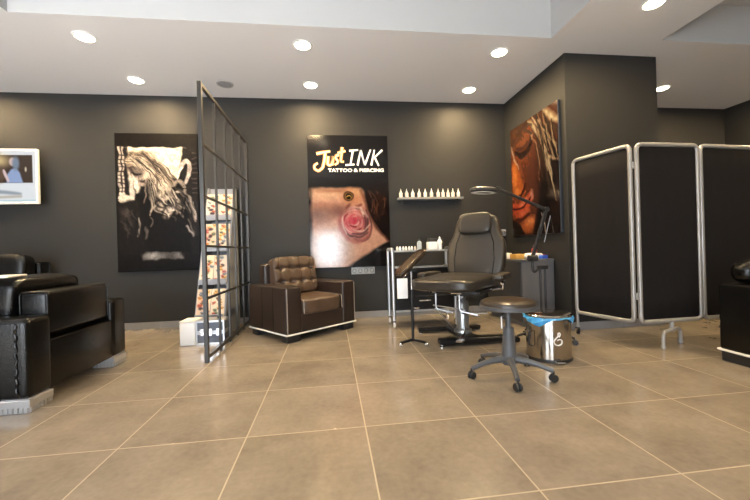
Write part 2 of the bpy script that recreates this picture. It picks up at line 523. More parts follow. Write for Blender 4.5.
def printed(name, P, nx, ny, w, h, M, m, parent, hy=0.0):
    """a flat printed sheet w x h, centred at the origin in XZ facing -Y; colours from P in unit coords (0..1 across, 0..1 down)"""
    me = bpy.data.meshes.new(name)
    vs = []; cols = []
    for j in range(ny + 1):
        for i in range(nx + 1):
            u, v = i / nx, j / ny
            vs.append(((u - .5) * w, hy, (.5 - v) * h))
            c = P.at(u * P.w, v * P.h)
            cols += [lin(max(0, min(255, c[0]))), lin(max(0, min(255, c[1]))), lin(max(0, min(255, c[2]))), 1.0]
    fs = []
    for j in range(ny):
        for i in range(nx):
            a = j*(nx+1) + i
            fs.append((a, a + nx + 1, a + nx + 2, a + 1))
    me.from_pydata(vs, [], fs)
    at = me.color_attributes.new('print', 'FLOAT_COLOR', 'POINT'); at.data.foreach_set('color', cols)
    me.materials.append(m); me.update()
    o = bpy.data.objects.new(name, me); COL.objects.link(o)
    if parent: o.parent = parent
    if M is not None: o.matrix_local = M
    return o

M_print = paint_mat('glossy_print', 0.12, spec=0.45)
M_print_matt = paint_mat('matt_print', 0.4, spec=0.08)
M_edge = mat('poster_edge', rgb(14, 13, 13), 0.5, spec=.1)
M_side_edge = mat('poster_side_grey', rgb(52, 57, 64), 0.4)

def poster_body(t, w, h, m=M_edge, th=.03):
    bm = NB(); box(bm, -w/2, w/2, -th, 0, -h/2, h/2, .003, 1)
    link('stretcher_frame', bm, m, t, smooth=False)

# --- black and white poster (unit: 83 x 138)
P = Paint((18, 15, 15), 83, 138); P.k = .80; P.wob = 1.6; P.grain = .22
P.poly([(10, 14), (72, 14), (76, 60), (10, 60)], (232, 222, 204), .8)
P.poly([(3, 14), (9, 14), (9, 68), (3, 68)], (190, 178, 168), .6)
for yy in range(22, 68, 4): P.line([(3, yy), (9, yy)], .5, (60, 52, 50), .4)
P.line([(6.2, 14), (6.2, 68)], .7, (48, 40, 40), .4)
P.poly([(4, 60), (16, 60), (17, 69), (4, 69)], (215, 205, 190), .8)
P.poly([(9, 14), (12, 14), (16, 40), (20, 62), (9, 62)], (22, 18, 18), 1.2)
P.poly([(12, 30), (17, 40), (19, 66), (14, 68)], (206, 196, 184), 1.2)
# dark setting on the right and the torso
P.poly([(68, 14), (82, 14), (82, 122), (60, 122), (56, 62), (64, 38)], (26, 22, 22), 1.2)
P.poly([(26, 46), (66, 44), (72, 70), (74, 120), (22, 120), (20, 66)], (16, 13, 13), 2.5)
P.poly([(0, 70), (22, 66), (30, 122), (0, 122)], (24, 20, 19), 2)
# hair
P.poly([(9, 26), (14, 19), (24, 17), (36, 19), (46, 30), (56, 44), (60, 52), (50, 54), (40, 46), (34, 40), (20, 34), (12, 36)], (138, 122, 106), 1.5)
for i in range(60):
    a = i / 59.0
    x0 = 10 + 12*a + random.uniform(-1, 1); y0 = 29 - 9*math.sin(a*2.2) + random.uniform(-1, 1)
    P.line([(x0, y0), (x0 + 10 + 4*a, y0 + 1 + 3*a), (x0 + 22 + 5*a, y0 + 11), (x0 + 30 + 8*a, y0 + 22 + 3*a)], .28,
           random.choice([(70, 58, 50), (205, 190, 168), (226, 212, 190), (96, 80, 70), (44, 36, 32)]), .5, .8)
P.line([(32, 46), (33, 58), (36, 72), (34, 82)], 1.0, (170, 158, 144), .8)
P.line([(28, 44), (30, 60), (28, 70)], .8, (120, 108, 98), .8)
# face
P.poly([(16, 34), (30, 35), (34, 44), (29, 53), (25, 52), (19, 44)], (116, 104, 96), 1.0)
P.ell(29, 43, 3.5, 5, (206, 192, 176), .5)
P.ell(22, 45, 3.0, 2.0, (196, 182, 168), .5); P.ell(26, 50, 2.4, 1.6, (170, 154, 144), .5)
P.ell(21, 40, 3.2, 1.3, (30, 25, 24), .4); P.ell(26, 46.6, 1.8, .7, (44, 36, 34), .4)
P.poly([(12, 34), (20, 33), (27, 36), (24, 39), (15, 41)], (58, 48, 44), 1.0)
# shoulder, arm and ring
P.poly([(38, 47), (50, 46), (56, 52), (56, 64), (48, 68), (40, 64), (36, 56)], (198, 184, 166), 1.5)
P.line([(62, 44), (66, 32), (71, 27), (75, 30), (74, 40), (70, 50)], 2.4, (196, 184, 178), .8)
P.line([(62, 46), (64, 38), (68, 33)], 1.0, (240, 232, 224), .7)
P.line([(57, 52), (63, 47), (68, 52), (70, 60)], 2.0, (150, 138, 128), 1.2)
P.line([(58, 60), (64, 57), (68, 64)], 1.8, (206, 196, 184), 1.0)
P.line([(64, 56), (82, 53)], .7, (30, 26, 26), .4)
P.line([(44, 66), (52, 60), (60, 62), (64, 72), (60, 80)], 2.4, (118, 106, 98), 1.6)
P.ell(51, 80, 4.2, 6, (208, 196, 182), .5, 1, .3); P.ell(44, 74, 3, 4, (180, 168, 156), .5); P.ell(56, 76, 2.4, 2, (230, 220, 208), .4)
P.line([(34, 78), (38, 72), (42, 70)], 1.2, (170, 158, 146), .8)
P.line([(34, 84), (36, 88), (33, 94)], 1.0, (90, 82, 76), .8)
P.line([(73, 64), (77, 74), (79, 88)], 1.6, (150, 140, 132), 1.2); P.line([(77, 70), (80, 86)], 1, (190, 180, 170), .8)
for yy in range(20, 64, 5): P.line([(77, yy), (82, yy)], .6, (90, 80, 76), .5, .7)
P.line([(22, 84), (22.5, 94), (20, 104)], .9, (150, 142, 132), .7); P.line([(29, 94), (30, 100), (28, 106)], 1.3, (96, 90, 86), 1.2)
P.ell(12, 86, 6, 8, (56, 48, 46), .8, .8); P.ell(8, 78, 4, 4, (80, 70, 66), .8, .6)
P.line([(70, 94), (77, 103)], 1.1, (156, 150, 148), .9)
P.poly([(27, 119), (64, 119), (67, 126), (24, 126)], (92, 88, 88), 1.4); P.ell(35, 123, 8, 3, (190, 186, 184), .9, .8); P.ell(62, 123, 4, 3, (140, 136, 136), .9, .6)
P.poly([(0, 0), (83, 0), (83, 13), (0, 13)], (20, 16, 16), .4)
P.poly([(0, 0), (2.4, 0), (2.4, 138), (0, 138)], (18, 15, 15), .3)
random.seed(21)
def rnd_hair(n, x0, x1, y0, y1, dx, dy, cols, wd=.3, bend=4, a=.8):
    for i in range(n):
        x = random.uniform(x0, x1); y = random.uniform(y0, y1); b_ = random.uniform(-bend, bend)
        L_ = random.uniform(.6, 1.1)
        P.line([(x, y), (x + dx*.35*L_ + b_, y + dy*.3*L_), (x + dx*.7*L_ + b_*.6, y + dy*.65*L_), (x + dx*L_, y + dy*L_)], wd * random.uniform(.6, 1.6), random.choice(cols), wd, a)
G = [(30, 26, 24), (70, 62, 56), (120, 110, 100), (180, 168, 154), (212, 200, 184)]
rnd_hair(46, 12, 34, 18, 30, 24, 26, G, .35, 3)
rnd_hair(16, 30, 42, 40, 52, 3, 26, G, .4, 2, .7)
rnd_hair(18, 54, 68, 50, 66, 8, 14, [(20, 18, 17), (60, 54, 50), (120, 112, 104), (176, 166, 156)], .7, 4, .75)
rnd_hair(16, 38, 54, 52, 64, 8, 12, [(60, 54, 48), (150, 140, 128), (214, 202, 188)], .6, 3, .7)
rnd_hair(14, 4, 20, 72, 92, 6, 16, [(30, 26, 25), (64, 58, 54), (16, 13, 13)], .9, 4, .7)
rnd_hair(12, 36, 60, 68, 86, 8, 8, [(14, 12, 12), (70, 64, 60), (168, 158, 148)], .7, 4, .7)
rnd_hair(12, 68, 78, 60, 96, 6, 16, [(14, 12, 12), (44, 40, 38), (110, 104, 98)], .6, 2, .7)
P.poly([(16, 35), (28, 36), (33, 44), (29, 52), (25, 51), (20, 44)], (118, 106, 98), 1.4, .75)
P.ell(29.5, 43, 3, 4.4, (204, 190, 174), .6, .9); P.ell(23, 45.4, 2.6, 1.4, (190, 176, 162), .6, .9); P.ell(26, 50, 2, 1.2, (168, 152, 142), .6, .9)
P.line([(17, 40), (21, 41.5), (25, 40)], 1.0, (24, 20, 20), .6); P.line([(24, 47.6), (27, 48.2), (29, 47)], .5, (40, 30, 30), .4); P.line([(23, 41), (22.5, 45), (24, 46.4)], .5, (90, 78, 72), .5)
P.poly([(0, 0), (83, 0), (83, 13), (0, 13)], (18, 15, 15), .4)
t = thing('poster', 'black and white poster of a long-haired woman bending forward, on the back wall', 'poster', (-2.165, YW, 1.61))
poster_body(t, .99, 1.755)
printed('print', P, 150, 250, .984, 1.75, T(0, -.0315, 0), M_print_matt, t)

# --- neck tattoo poster (unit 81 x 131)
P = Paint((20, 15, 15), 81, 131); P.k = .66; P.wob = .7; P.grain = .08
def c5(x, y): return (x / 5.556 - 2, 44 + y / 5.556)
P.poly([c5(30, 50), c5(150, 44), c5(300, 50), c5(322, 100), c5(345, 200), c5(400, 290), c5(458, 345), c5(370, 390), c5(265, 455), c5(200, 490), c5(20, 490)], (226, 172, 148), 2.2)
P.ell(*c5(110, 75), 18, 5.5, (244, 200, 164), .9, .8)
P.ell(*c5(60, 190), 14, 8, (120, 92, 90), .9, .75); P.ell(*c5(150, 190), 10, 5, (160, 112, 98), .9, .6)
P.ell(*c5(170, 60), 20, 2.2, (150, 90, 60), .9, .6)
P.ell(*c5(110, 380), 20, 17, (214, 206, 210), .9, .9)  # pale window glare painted into the lower left of the print
P.ell(*c5(250, 100), 10, 8, (206, 136, 96), .8, .8)
P.ell(*c5(275, 70), 9, 4, (232, 176, 130), .8, .8)
P.line([c5(235, 140), c5(215, 160), c5(250, 165), c5(300, 140)], 1.8, (110, 52, 40), 1.5, .8)
P.ell(*c5(232, 92), 5.2, 5.0, (70, 44, 24), .15); P.ell(*c5(232, 92), 4.1, 3.9, (150, 104, 40), .15)
P.ell(*c5(232, 92), 3.0, 2.9, (20, 12, 10), .2); P.line([c5(218, 96), c5(236, 84), c5(246, 98)], .6, (196, 150, 60), .4)
# rose
for (x, y, r, c) in [(265, 235, 15.5, (205, 128, 124)), (222, 230, 6, (214, 106, 112)), (300, 190, 7, (196, 116, 112)), (310, 250, 7, (176, 90, 96)), (280, 290, 8, (208, 128, 124)), (235, 270, 6, (222, 128, 130)), (250, 190, 7, (226, 142, 138))]:
    P.ell(*c5(x, y), r, r*.9, c, .35, .95)
random.seed(3)
for i in range(16):
    a = i * 2.399; r = 1.2 + .72 * i
    cx_, cy_ = c5(262, 232); px, py = cx_ + r*math.cos(a), cy_ + r*.9*math.sin(a)
    tx, ty = -math.sin(a), math.cos(a)
    L = 2.6 + i*.12
    P.line([(px - tx*L, py - ty*L), (px + math.cos(a)*1.2, py + math.sin(a)*1.2), (px + tx*L, py + ty*L)], .7, random.choice([(236, 160, 164), (240, 182, 180), (168, 44, 62), (140, 34, 48), (220, 80, 100)]), .6, .9)
P.ell(*c5(262, 232), 3.2, 3, (206, 60, 84), .5); P.ell(*c5(240, 225), 3, 4, (222, 84, 100), .5, .8)
for pts in [[(330, 170), (340, 230), (330, 280)], [(250, 300), (300, 305), (335, 280)], [(190, 250), (215, 300), (250, 320)], [(345, 200), (362, 270), (340, 330), (300, 345)], [(270, 160), (310, 165), (330, 200)]]:
    P.line([c5(*q) for q in pts], .9, (74, 52, 54), .8, .85)
P.line([c5(255, 330), c5(310, 345), c5(345, 310)], 1.1, (150, 92, 88), 1, .8)
P.line([c5(300, 160), c5(318, 205)], 1.2, (238, 208, 196), .7, .9); P.line([c5(255, 280), c5(310, 290), c5(350, 250)], .8, (240, 206, 192), .6, .8)
P.line([c5(190, 180), c5(176, 240), c5(200, 310), c5(260, 350), c5(330, 330), c5(356, 270)], 2.2, (176, 96, 92), 1.8, .7)
P.line([c5(200, 200), c5(190, 250), c5(215, 300)], 1.0, (240, 196, 188), .8, .8); P.line([c5(225, 165), c5(260, 150), c5(310, 165), c5(338, 210)], 1.2, (232, 190, 180), 1, .7)
P.line([c5(240, 310), c5(290, 325), c5(335, 295)], 1.3, (96, 60, 62), 1, .8); P.line([c5(318, 200), c5(330, 240), c5(318, 275)], 1.2, (92, 56, 58), 1, .8)
# hair and cloth
P.poly([c5(310, 30), c5(460, 30), c5(470, 350), c5(455, 345), c5(395, 282), c5(350, 200), c5(335, 110)], (24, 15, 14), 1.6)
for pts in [[(385, 60), (420, 100), (400, 140), (370, 190)], [(345, 60), (370, 120), (360, 180)], [(430, 90), (440, 140), (420, 200)], [(395, 100), (425, 120), (445, 105)]]:
    P.line([c5(*q) for q in pts], 1.0, (98, 58, 40), 1.1, .75)
P.poly([c5(455, 348), c5(375, 388), c5(320, 430), c5(268, 455), c5(230, 500), c5(480, 500), c5(480, 350)], (20, 18, 20), 1.0)
P.poly([(0, 0), (81, 0), (81, 40), (60, 46), (30, 50), (0, 48)], (24, 18, 18), 3.5)
random.seed(5)
rnd_hair(26, 56, 74, 46, 66, 6, 26, [(40, 22, 16), (66, 36, 24), (30, 18, 14), (96, 56, 36)], .4, 5, .6)
P.line([c5(300, 60), c5(322, 110), c5(345, 200), c5(398, 288), c5(456, 345)], 1.6, (120, 66, 48), 1.6, .6)
P.ell(*c5(180, 165), 9, 5, (110, 60, 46), .9, .6); P.ell(*c5(90, 150), 13, 4, (176, 118, 92), .9, .6)
P.poly([(0, 0), (81, 0), (81, 44), (60, 48), (30, 51), (0, 50)], (20, 15, 15), 2.5)
t = thing('poster', 'tall colour poster of a tattooed neck with a rose under white and orange lettering', 'poster', (.268, YW, 1.595))
poster_body(t, 1.09, 1.79)
printed('print', P, 170, 270, 1.084, 1.784, T(0, -.0315, 0), M_print, t)

M_letter = mat('letter_white', rgb(250, 246, 240), .5, emit=None)
M_letter_or = mat('letter_orange', rgb(226, 132, 52), .5)
M_letter_cream = mat('letter_cream', rgb(252, 220, 170), .5)
def ribbon(bm, pts, w, y):
    """a flat brush stroke in XZ, raised slightly toward -Y"""
    pts = [Vector((p[0], 0, p[1])) for p in pts]
    pts = fillet(pts, .02, 5)
    L = []; Rr = []
    n = len(pts)
    for i, p in enumerate(pts):
        d = (pts[min(i+1, n-1)] - pts[max(i-1, 0)]).normalized(); s = Vector((d.z, 0, -d.x))
        ww = w * (1.0 - .25 * (i / max(1, n - 1)))
        L.append(bm.verts.new(p + s*ww/2 + Vector((0, y, 0)))); Rr.append(bm.verts.new(p - s*ww/2 + Vector((0, y, 0))))
    for i in range(n - 1): bm.faces.new((L[i], L[i+1], Rr[i+1], Rr[i]))
def pp(x, y):   # pixels of the 8.33x crop -> poster local metres
    return ((x / 8.333 - 2 - 40.5) * 1.09 / 81.0, -((y / 8.333 - 6 - 65.5) * 1.79 / 131.0))
just = [ [(92, 205), (150, 192), (205, 185)], [(165, 190), (158, 250), (140, 320), (105, 348), (72, 330), (70, 300), (100, 282)],
         [(188, 225), (182, 290), (196, 302), (215, 292), (228, 225)], [(228, 225), (222, 300)],
         [(280, 215), (256, 218), (246, 240), (264, 256), (268, 280), (240, 296)],
         [(306, 150), (298, 215), (290, 270), (318, 270)], [(268, 200), (300, 190), (332, 180)] ]
for m_, w_, y_, nm in ((M_letter_or, .040, -.0325, 'lettering'), (M_letter_cream, .022, -.0332, 'lettering')):
    bm = NB()
    for s in just: ribbon(bm, [pp(*q) for q in s], w_ * 1.15, y_)
    o = link(nm, bm, m_, t, smooth=False); o['label'] = 'orange brush lettering Just' if m_ is M_letter_or else 'cream heart of the brush lettering Just'
ink = [ [(395, 180), (372, 292)], [(365, 180), (440, 172)], [(330, 298), (405, 292)],
        [(432, 300), (462, 172)], [(462, 172), (492, 300)], [(492, 300), (545, 168)],
        [(548, 300), (578, 170)], [(645, 172), (572, 238)], [(578, 232), (612, 304)] ]
bm = NB()
for s in ink: ribbon(bm, [pp(*q) for q in s], .027, -.0328)
o = link('lettering', bm, M_letter, t, smooth=False); o['label'] = 'white slanted lettering INK'

def text_obj(name, body, size, m, parent, M, extrude=0.0005, bold=0.0, width=None, shear=0.0, spacing=1.0):
    cu = bpy.data.curves.new('tmp_text', 'FONT'); cu.body = body; cu.size = size; cu.extrude = extrude; cu.offset = bold
    cu.align_x = 'CENTER'; cu.align_y = 'CENTER'; cu.shear = shear; cu.space_character = spacing
    ob = bpy.data.objects.new('tmp_text', cu); COL.objects.link(ob)
    dg = bpy.context.evaluated_depsgraph_get()
    me = bpy.data.meshes.new_from_object(ob.evaluated_get(dg))
    bpy.data.objects.remove(ob); bpy.data.curves.remove(cu)
    if width:
        xs_ = [v.co.x for v in me.vertices]; k_ = width / (max(xs_) - min(xs_))
        for v in me.vertices: v.co.x *= k_
    me.materials.clear(); me.materials.append(m); me.name = name
    o = bpy.data.objects.new(name, me); COL.objects.link(o); o.parent = parent; o.matrix_local = M
    return o
a, b = pp(185, 342), pp(655, 342)
o = text_obj('lettering', 'TATTOO & PIERCING', .062, M_letter, t, T((a[0]+b[0])/2, -.0325, a[1]) @ RX(R(90)), width=b[0]-a[0], bold=.0022)
o['label'] = 'small white lettering TATTOO & PIERCING'

# --- copper portrait on the side of the pillar (unit 100 x 134)
P = Paint((60, 32, 22), 100, 134); P.k = .66; P.wob = 1.4; P.grain = .18
P.poly([(0, 0), (100, 0), (100, 134), (0, 134)], (86, 46, 30), 2)
P.poly([(0, 10), (45, 0), (62, 30), (60, 80), (42, 126), (0, 134)], (126, 64, 36), 6)     # lit side of the face
P.ell(58, 72, 26, 44, (84, 42, 28), .6, .9)
P.ell(80, 90, 20, 60, (38, 20, 17), .6, .9)
P.poly([(0, 0), (55, 0), (30, 14), (0, 26)], (72, 44, 28), 4)
P.ell(22, 10, 16, 6, (120, 72, 42), .7, .8)
# brow, eye socket and lashes
P.ell(30, 26, 20, 12, (96, 52, 32), .6, .9); P.ell(34, 20, 16, 5, (150, 86, 52), .7, .7, -.2)
P.line([(8, 16), (26, 6), (44, 4)], 2.0, (52, 28, 20), 2.2)
P.line([(12, 30), (24, 38), (38, 37), (50, 28), (50, 18)], 3.4, (32, 16, 12), 2.2)
P.line([(46, 16), (50, 18), (51, 25)], 1.8, (196, 150, 120), 1.5)
P.line([(14, 26), (26, 30), (40, 26)], .9, (48, 24, 18), 1)
P.line([(2, 22), (8, 38), (20, 52)], 1.4, (206, 180, 160), 1.2)
# nose
P.poly([(2, 48), (12, 44), (24, 62), (34, 82), (26, 88), (14, 88), (4, 80)], (196, 98, 42), 3.5)
P.ell(9, 60, 5, 16, (232, 136, 62), .7, .9); P.ell(14, 80, 6, 5, (236, 142, 70), .7, .8)
P.line([(16, 88), (26, 84), (34, 74)], 2.4, (60, 20, 12), 2)
P.line([(28, 52), (44, 74), (50, 88)], 2.0, (96, 48, 30), 3, .7)
# lips and chin
P.poly([(2, 92), (16, 94), (34, 88), (46, 82), (50, 92), (40, 104), (26, 112), (12, 112), (2, 106)], (196, 80, 48), 1.6)
P.line([(2, 100), (18, 102), (34, 97), (50, 88)], 1.6, (86, 20, 16), 1.2)
P.ell(30, 93, 10, 3.2, (236, 132, 96), .7, .9, -.35); P.ell(28, 107, 11, 3.4, (230, 112, 76), .7, .9, -.25)
P.ell(47, 88, 3, 5, (220, 170, 160), .8, .7)
P.line([(10, 114), (24, 116), (40, 109)], 2.0, (70, 24, 14), 2)
P.ell(40, 121, 16, 8, (206, 108, 58), .6, .95, -.2); P.ell(42, 118, 8, 4, (236, 150, 92), .8, .8)
P.poly([(0, 112), (14, 118), (28, 130), (30, 134), (0, 134)], (20, 12, 10), 2.5)
P.poly([(60, 104), (70, 70), (82, 60), (100, 40), (100, 134), (48, 134)], (18, 11, 11), 5)
# hair strands, top right
for (pts, wd, c) in [([(40, -2), (56, 14), (70, 44), (84, 84)], 2.6, (70, 52, 40)), ([(44, 2), (54, 10), (64, 24)], 2.8, (208, 190, 160)),
        ([(52, 0), (66, 18), (76, 44), (88, 72)], 1.6, (226, 206, 178)), ([(60, 0), (78, 26), (96, 48)], 3.4, (54, 40, 32)),
        ([(64, 8), (82, 30), (98, 44)], 1.2, (190, 166, 134)), ([(76, 0), (88, 12), (100, 20)], 4, (206, 190, 156)),
        ([(80, 14), (92, 24), (100, 30)], 3, (74, 56, 40)), ([(74, 44), (84, 54), (98, 60)], 1.8, (176, 150, 120)),
        ([(74, 46), (86, 74), (94, 100)], 1.4, (220, 196, 166)), ([(68, 50), (62, 64), (64, 76)], 1.6, (104, 66, 46)),
        ([(92, 60), (98, 90)], 2, (40, 28, 26)), ([(66, 110), (72, 124), (74, 134)], .9, (206, 196, 190)), ([(84, 118), (88, 134)], .8, (90, 84, 84))]:
    P.line(pts, wd * .8, c, wd * .8, .95)
random.seed(8)
rnd_hair(34, 52, 96, -4, 40, 14, 44, [(40, 26, 20), (84, 58, 40), (20, 13, 12), (150, 122, 92), (206, 186, 158)], .8, 6, .65)
rnd_hair(14, 10, 40, -2, 14, 16, 10, [(56, 34, 24), (112, 70, 44), (34, 20, 16)], .9, 3, .6)
rnd_hair(16, 70, 96, 60, 110, 6, 24, [(14, 9, 9), (44, 28, 22), (70, 50, 40)], .9, 3, .7)
t = thing('poster', 'copper-toned close-up face poster on the side of the pillar', 'poster', (XR, 4.10, 1.78), R(-90))
poster_body(t, 1.03, 1.46, M_side_edge, .034)
printed('print', P, 150, 200, 1.024, 1.454, T(0, -.0355, 0), M_print, t)

# ------------------------------------------------------------------ television
P = Paint((236, 240, 244), 100, 60)
P.poly([(0, 5), (97, 5), (97, 38), (0, 38)], (54, 40, 34), .4)
P.ell(56, 12, 16, 8, (255, 226, 160), .8, .9); P.ell(45, 26, 14, 14, (78, 58, 44), .8)
P.ell(64, 28, 5, 8, (96, 74, 60), .7)
P.poly([(70, 38), (71, 28), (75, 22), (80, 20), (84, 26), (87, 38)], (150, 172, 214), 1.2)
P.ell(76.5, 13, 3.3, 5, (214, 186, 180), .3); P.ell(80, 15, 3.6, 8, (120, 138, 160), .5)
P.line([(72, 36), (69, 28), (67.5, 23)], 1.6, (226, 200, 200), 1)
P.ell(90, 22, 1, 3, (200, 190, 170), .5)
P.line([(30, 50), (60, 48), (84, 51)], 2.2, (156, 166, 176), 1.6); P.line([(60, 55), (84, 54)], 1.6, (196, 190, 180), 1.4)
P.poly([(0, 58), (100, 58), (100, 60), (0, 60)], (200, 226, 232), .3)
t = thing('television', 'wall-mounted flat television with a bright white-bordered picture at the left edge', 'television', (-3.985, YW - .002, 1.915))
bm = NB(); box(bm, -.54, .54, -.155, -.115, -.325, .33, .006, 2); link('casing', bm, mat('tv_casing', rgb(215, 216, 214), .35), t)
printed('screen', P, 200, 120, 1.04, .60, T(0, -.1565, .004), paint_mat('tv_picture', .2, emission=.52), t)
bm = NB(); box(bm, -.15, .15, -.115, -.09, -.12, .12, .004, 1); box(bm, -.06, .06, -.09, 0, -.1, .1, .004, 1); link('wall_bracket', bm, M_black_metal, t)

# ------------------------------------------------------------------ metal grid divider
t = thing('metal_grid_screen', 'tall dark metal grid screen standing out from the back wall', 'room divider', (-1.075, 3.18, 0))
ypos = [0.0, .37, .70, 1.0, 1.31, 1.635]
zpos = [.045, .545, .998, 1.43, 1.878, 2.39]
for i, y in enumerate(ypos):
    bm = NB(); wd = .034 if i in (0, 5) else .02
    bar(bm, (0, y, 0), (0, y, 2.405), wd, wd, .002); link('upright', bm, M_dark_metal, t, smooth=False)
for z in zpos:
    bm = NB(); wd = .03 if z in (zpos[0], zpos[-1]) else .02
    bar(bm, (0, 0, z), (0, 1.635, z), wd, wd, .002); link('crossbar', bm, M_dark_metal, t, smooth=False)

# ------------------------------------------------------------------ flash sheet stand
XS0, XS1 = -1.515, -1.19
def slope(z): return 4.04 + (z - .0) * .36           # front plane y at height z
t = thing('leaflet_stand', 'grey leaning leaflet stand holding flash sheets behind the metal grid screen', 'display stand', ((XS0+XS1)/2, 4.1, 0))
w2 = (XS1 - XS0) / 2
def Y(z): return slope(z) - 4.1
for sx in (-1, 1):
    bm = NB(); x = sx * w2
    v = [(x, Y(0), 0), (x, .66, 0), (x, .66, 1.76), (x, Y(1.76), 1.76)]
    a = [bm.verts.new(q) for q in v]; b = [bm.verts.new((q[0] - sx*.012, q[1], q[2])) for q in v]
    bm.faces.new(a); bm.faces.new(b[::-1])
    for i in range(4): bm.faces.new((a[i], a[(i+1) % 4], b[(i+1) % 4], b[i]))
    link('side_panel', bm, M_panel_grey, t, smooth=False)
bm = NB()
box(bm, -w2 + .012, w2 - .012, .645, .66, 0, 1.76); link('back_panel', bm, M_panel_grey, t, smooth=False)
tiers = [.22, .60, .98, 1.36]
for z in tiers:
    bm = NB(); box(bm, -w2 + .012, w2 - .012, Y(z) - .03, Y(z) + .11, z - .02, z, .002, 1)
    box(bm, -w2 + .012, w2 - .012, Y(z) - .034, Y(z) - .026, z - .02, z + .045, .002, 1); link('shelf', bm, M_panel_grey, t, smooth=False)
random.seed(11)
tier_name = ['bottom', 'second lowest', 'third', 'top']
tilt = -math.atan(.36)
for ti, z in enumerate(tiers):
    for si, side in enumerate(('left', 'right')):
        P = Paint((232, 216, 196), 10, 24); P.k = .85
        base = random.choice([(236, 222, 200), (230, 204, 180), (226, 212, 198)])
        P.poly([(.4, .4), (9.6, .4), (9.6, 23.6), (.4, 23.6)], base, .3)
        for k in range(14):
            cx_, cy_ = random.uniform(1.5, 8.5), 2 + k * 1.5 + random.uniform(-.7, .7)
            c = random.choice([(196, 84, 66), (222, 150, 80), (96, 112, 86), (60, 52, 60), (206, 110, 110), (120, 140, 160), (228, 180, 90)])
            P.ell(cx_, cy_, random.uniform(.9, 2.0), random.uniform(.8, 1.7), c, .5, .85, random.uniform(0, 3))
            P.line([(cx_ - 1.5, cy_ - 1), (cx_, cy_ + .6), (cx_ + 1.6, cy_ - .4)], .22, (52, 40, 44), .25, .8)
        xx = (XS0 + XS1) / 2 + (-.076 if si == 0 else .076)
        hh = .33
        o = printed('flash_sheet', P, 20, 48, .146, hh, None, M_print_matt, None)
        md = o.modifiers.new('thick', 'SOLIDIFY'); md.thickness = .002
        zc = z + hh / 2 * math.cos(tilt)
        o.matrix_world = T(xx, slope(zc) - .012, zc + .003) @ RX(tilt)
        tag(o, 'colourful tattoo flash sheet on the %s tier of the leaning stand, %s one' % (tier_name[ti], side), 'sheet', 'flash sheets on the leaning stand')

# white box and aluminium case at its foot
t = thing('storage_box', 'small plain white box on the floor left of the metal-edged case', 'box', (-1.475, 3.93, 0))
bm = NB(); box(bm, -.075, .075, -.12, .1, 0, .235, .012, 3); link('box_body', bm, M_white_plastic, t)
bm = NB(); box(bm, -.077, .077, -.122, .102, .236, .250, .005, 2); link('lid', bm, M_paper, t)
t = thing('aluminium_case', 'grey metal-edged carrying case on the floor behind the grid screen', 'case', (-1.255, 3.92, 0))
cw, cd, chh = .137, .10, .245
bm = NB(); box(bm, -cw, cw, -cd, cd, .001, chh, .004, 1); link('shell', bm, M_case, t)
bm = NB()
for z0, z1 in ((0, .02), (.105, .122), (.126, .142), (chh - .018, chh + .002)): box(bm, -cw - .003, cw + .003, -cd - .003, cd + .003, z0, z1, .002, 1)
for sx in (-1, 1):
    for sy_ in (-1, 1): box(bm, sx*cw - .012 if sx > 0 else -cw - .004, cw + .004 if sx > 0 else -cw + .012, -cd - .004 if sy_ < 0 else cd - .012, -cd + .012 if sy_ < 0 else cd + .004, 0, chh, .002, 1)
link('edge_trim', bm, M_alu, t)
for sx in (-.08, .0, .08):
    bm = NB(); box(bm, sx - .02, sx + .02, -cd - .01, -cd - .002, .09, .165, .003, 1); link('latch', bm, M_chrome, t)
bm = NB(); tube(bm, fillet([(-.05, 0, chh), (-.05, 0, chh + .03), (.05, 0, chh + .03), (.05, 0, chh)], .015), .006, 8); link('handle', bm, M_black_plastic, t)

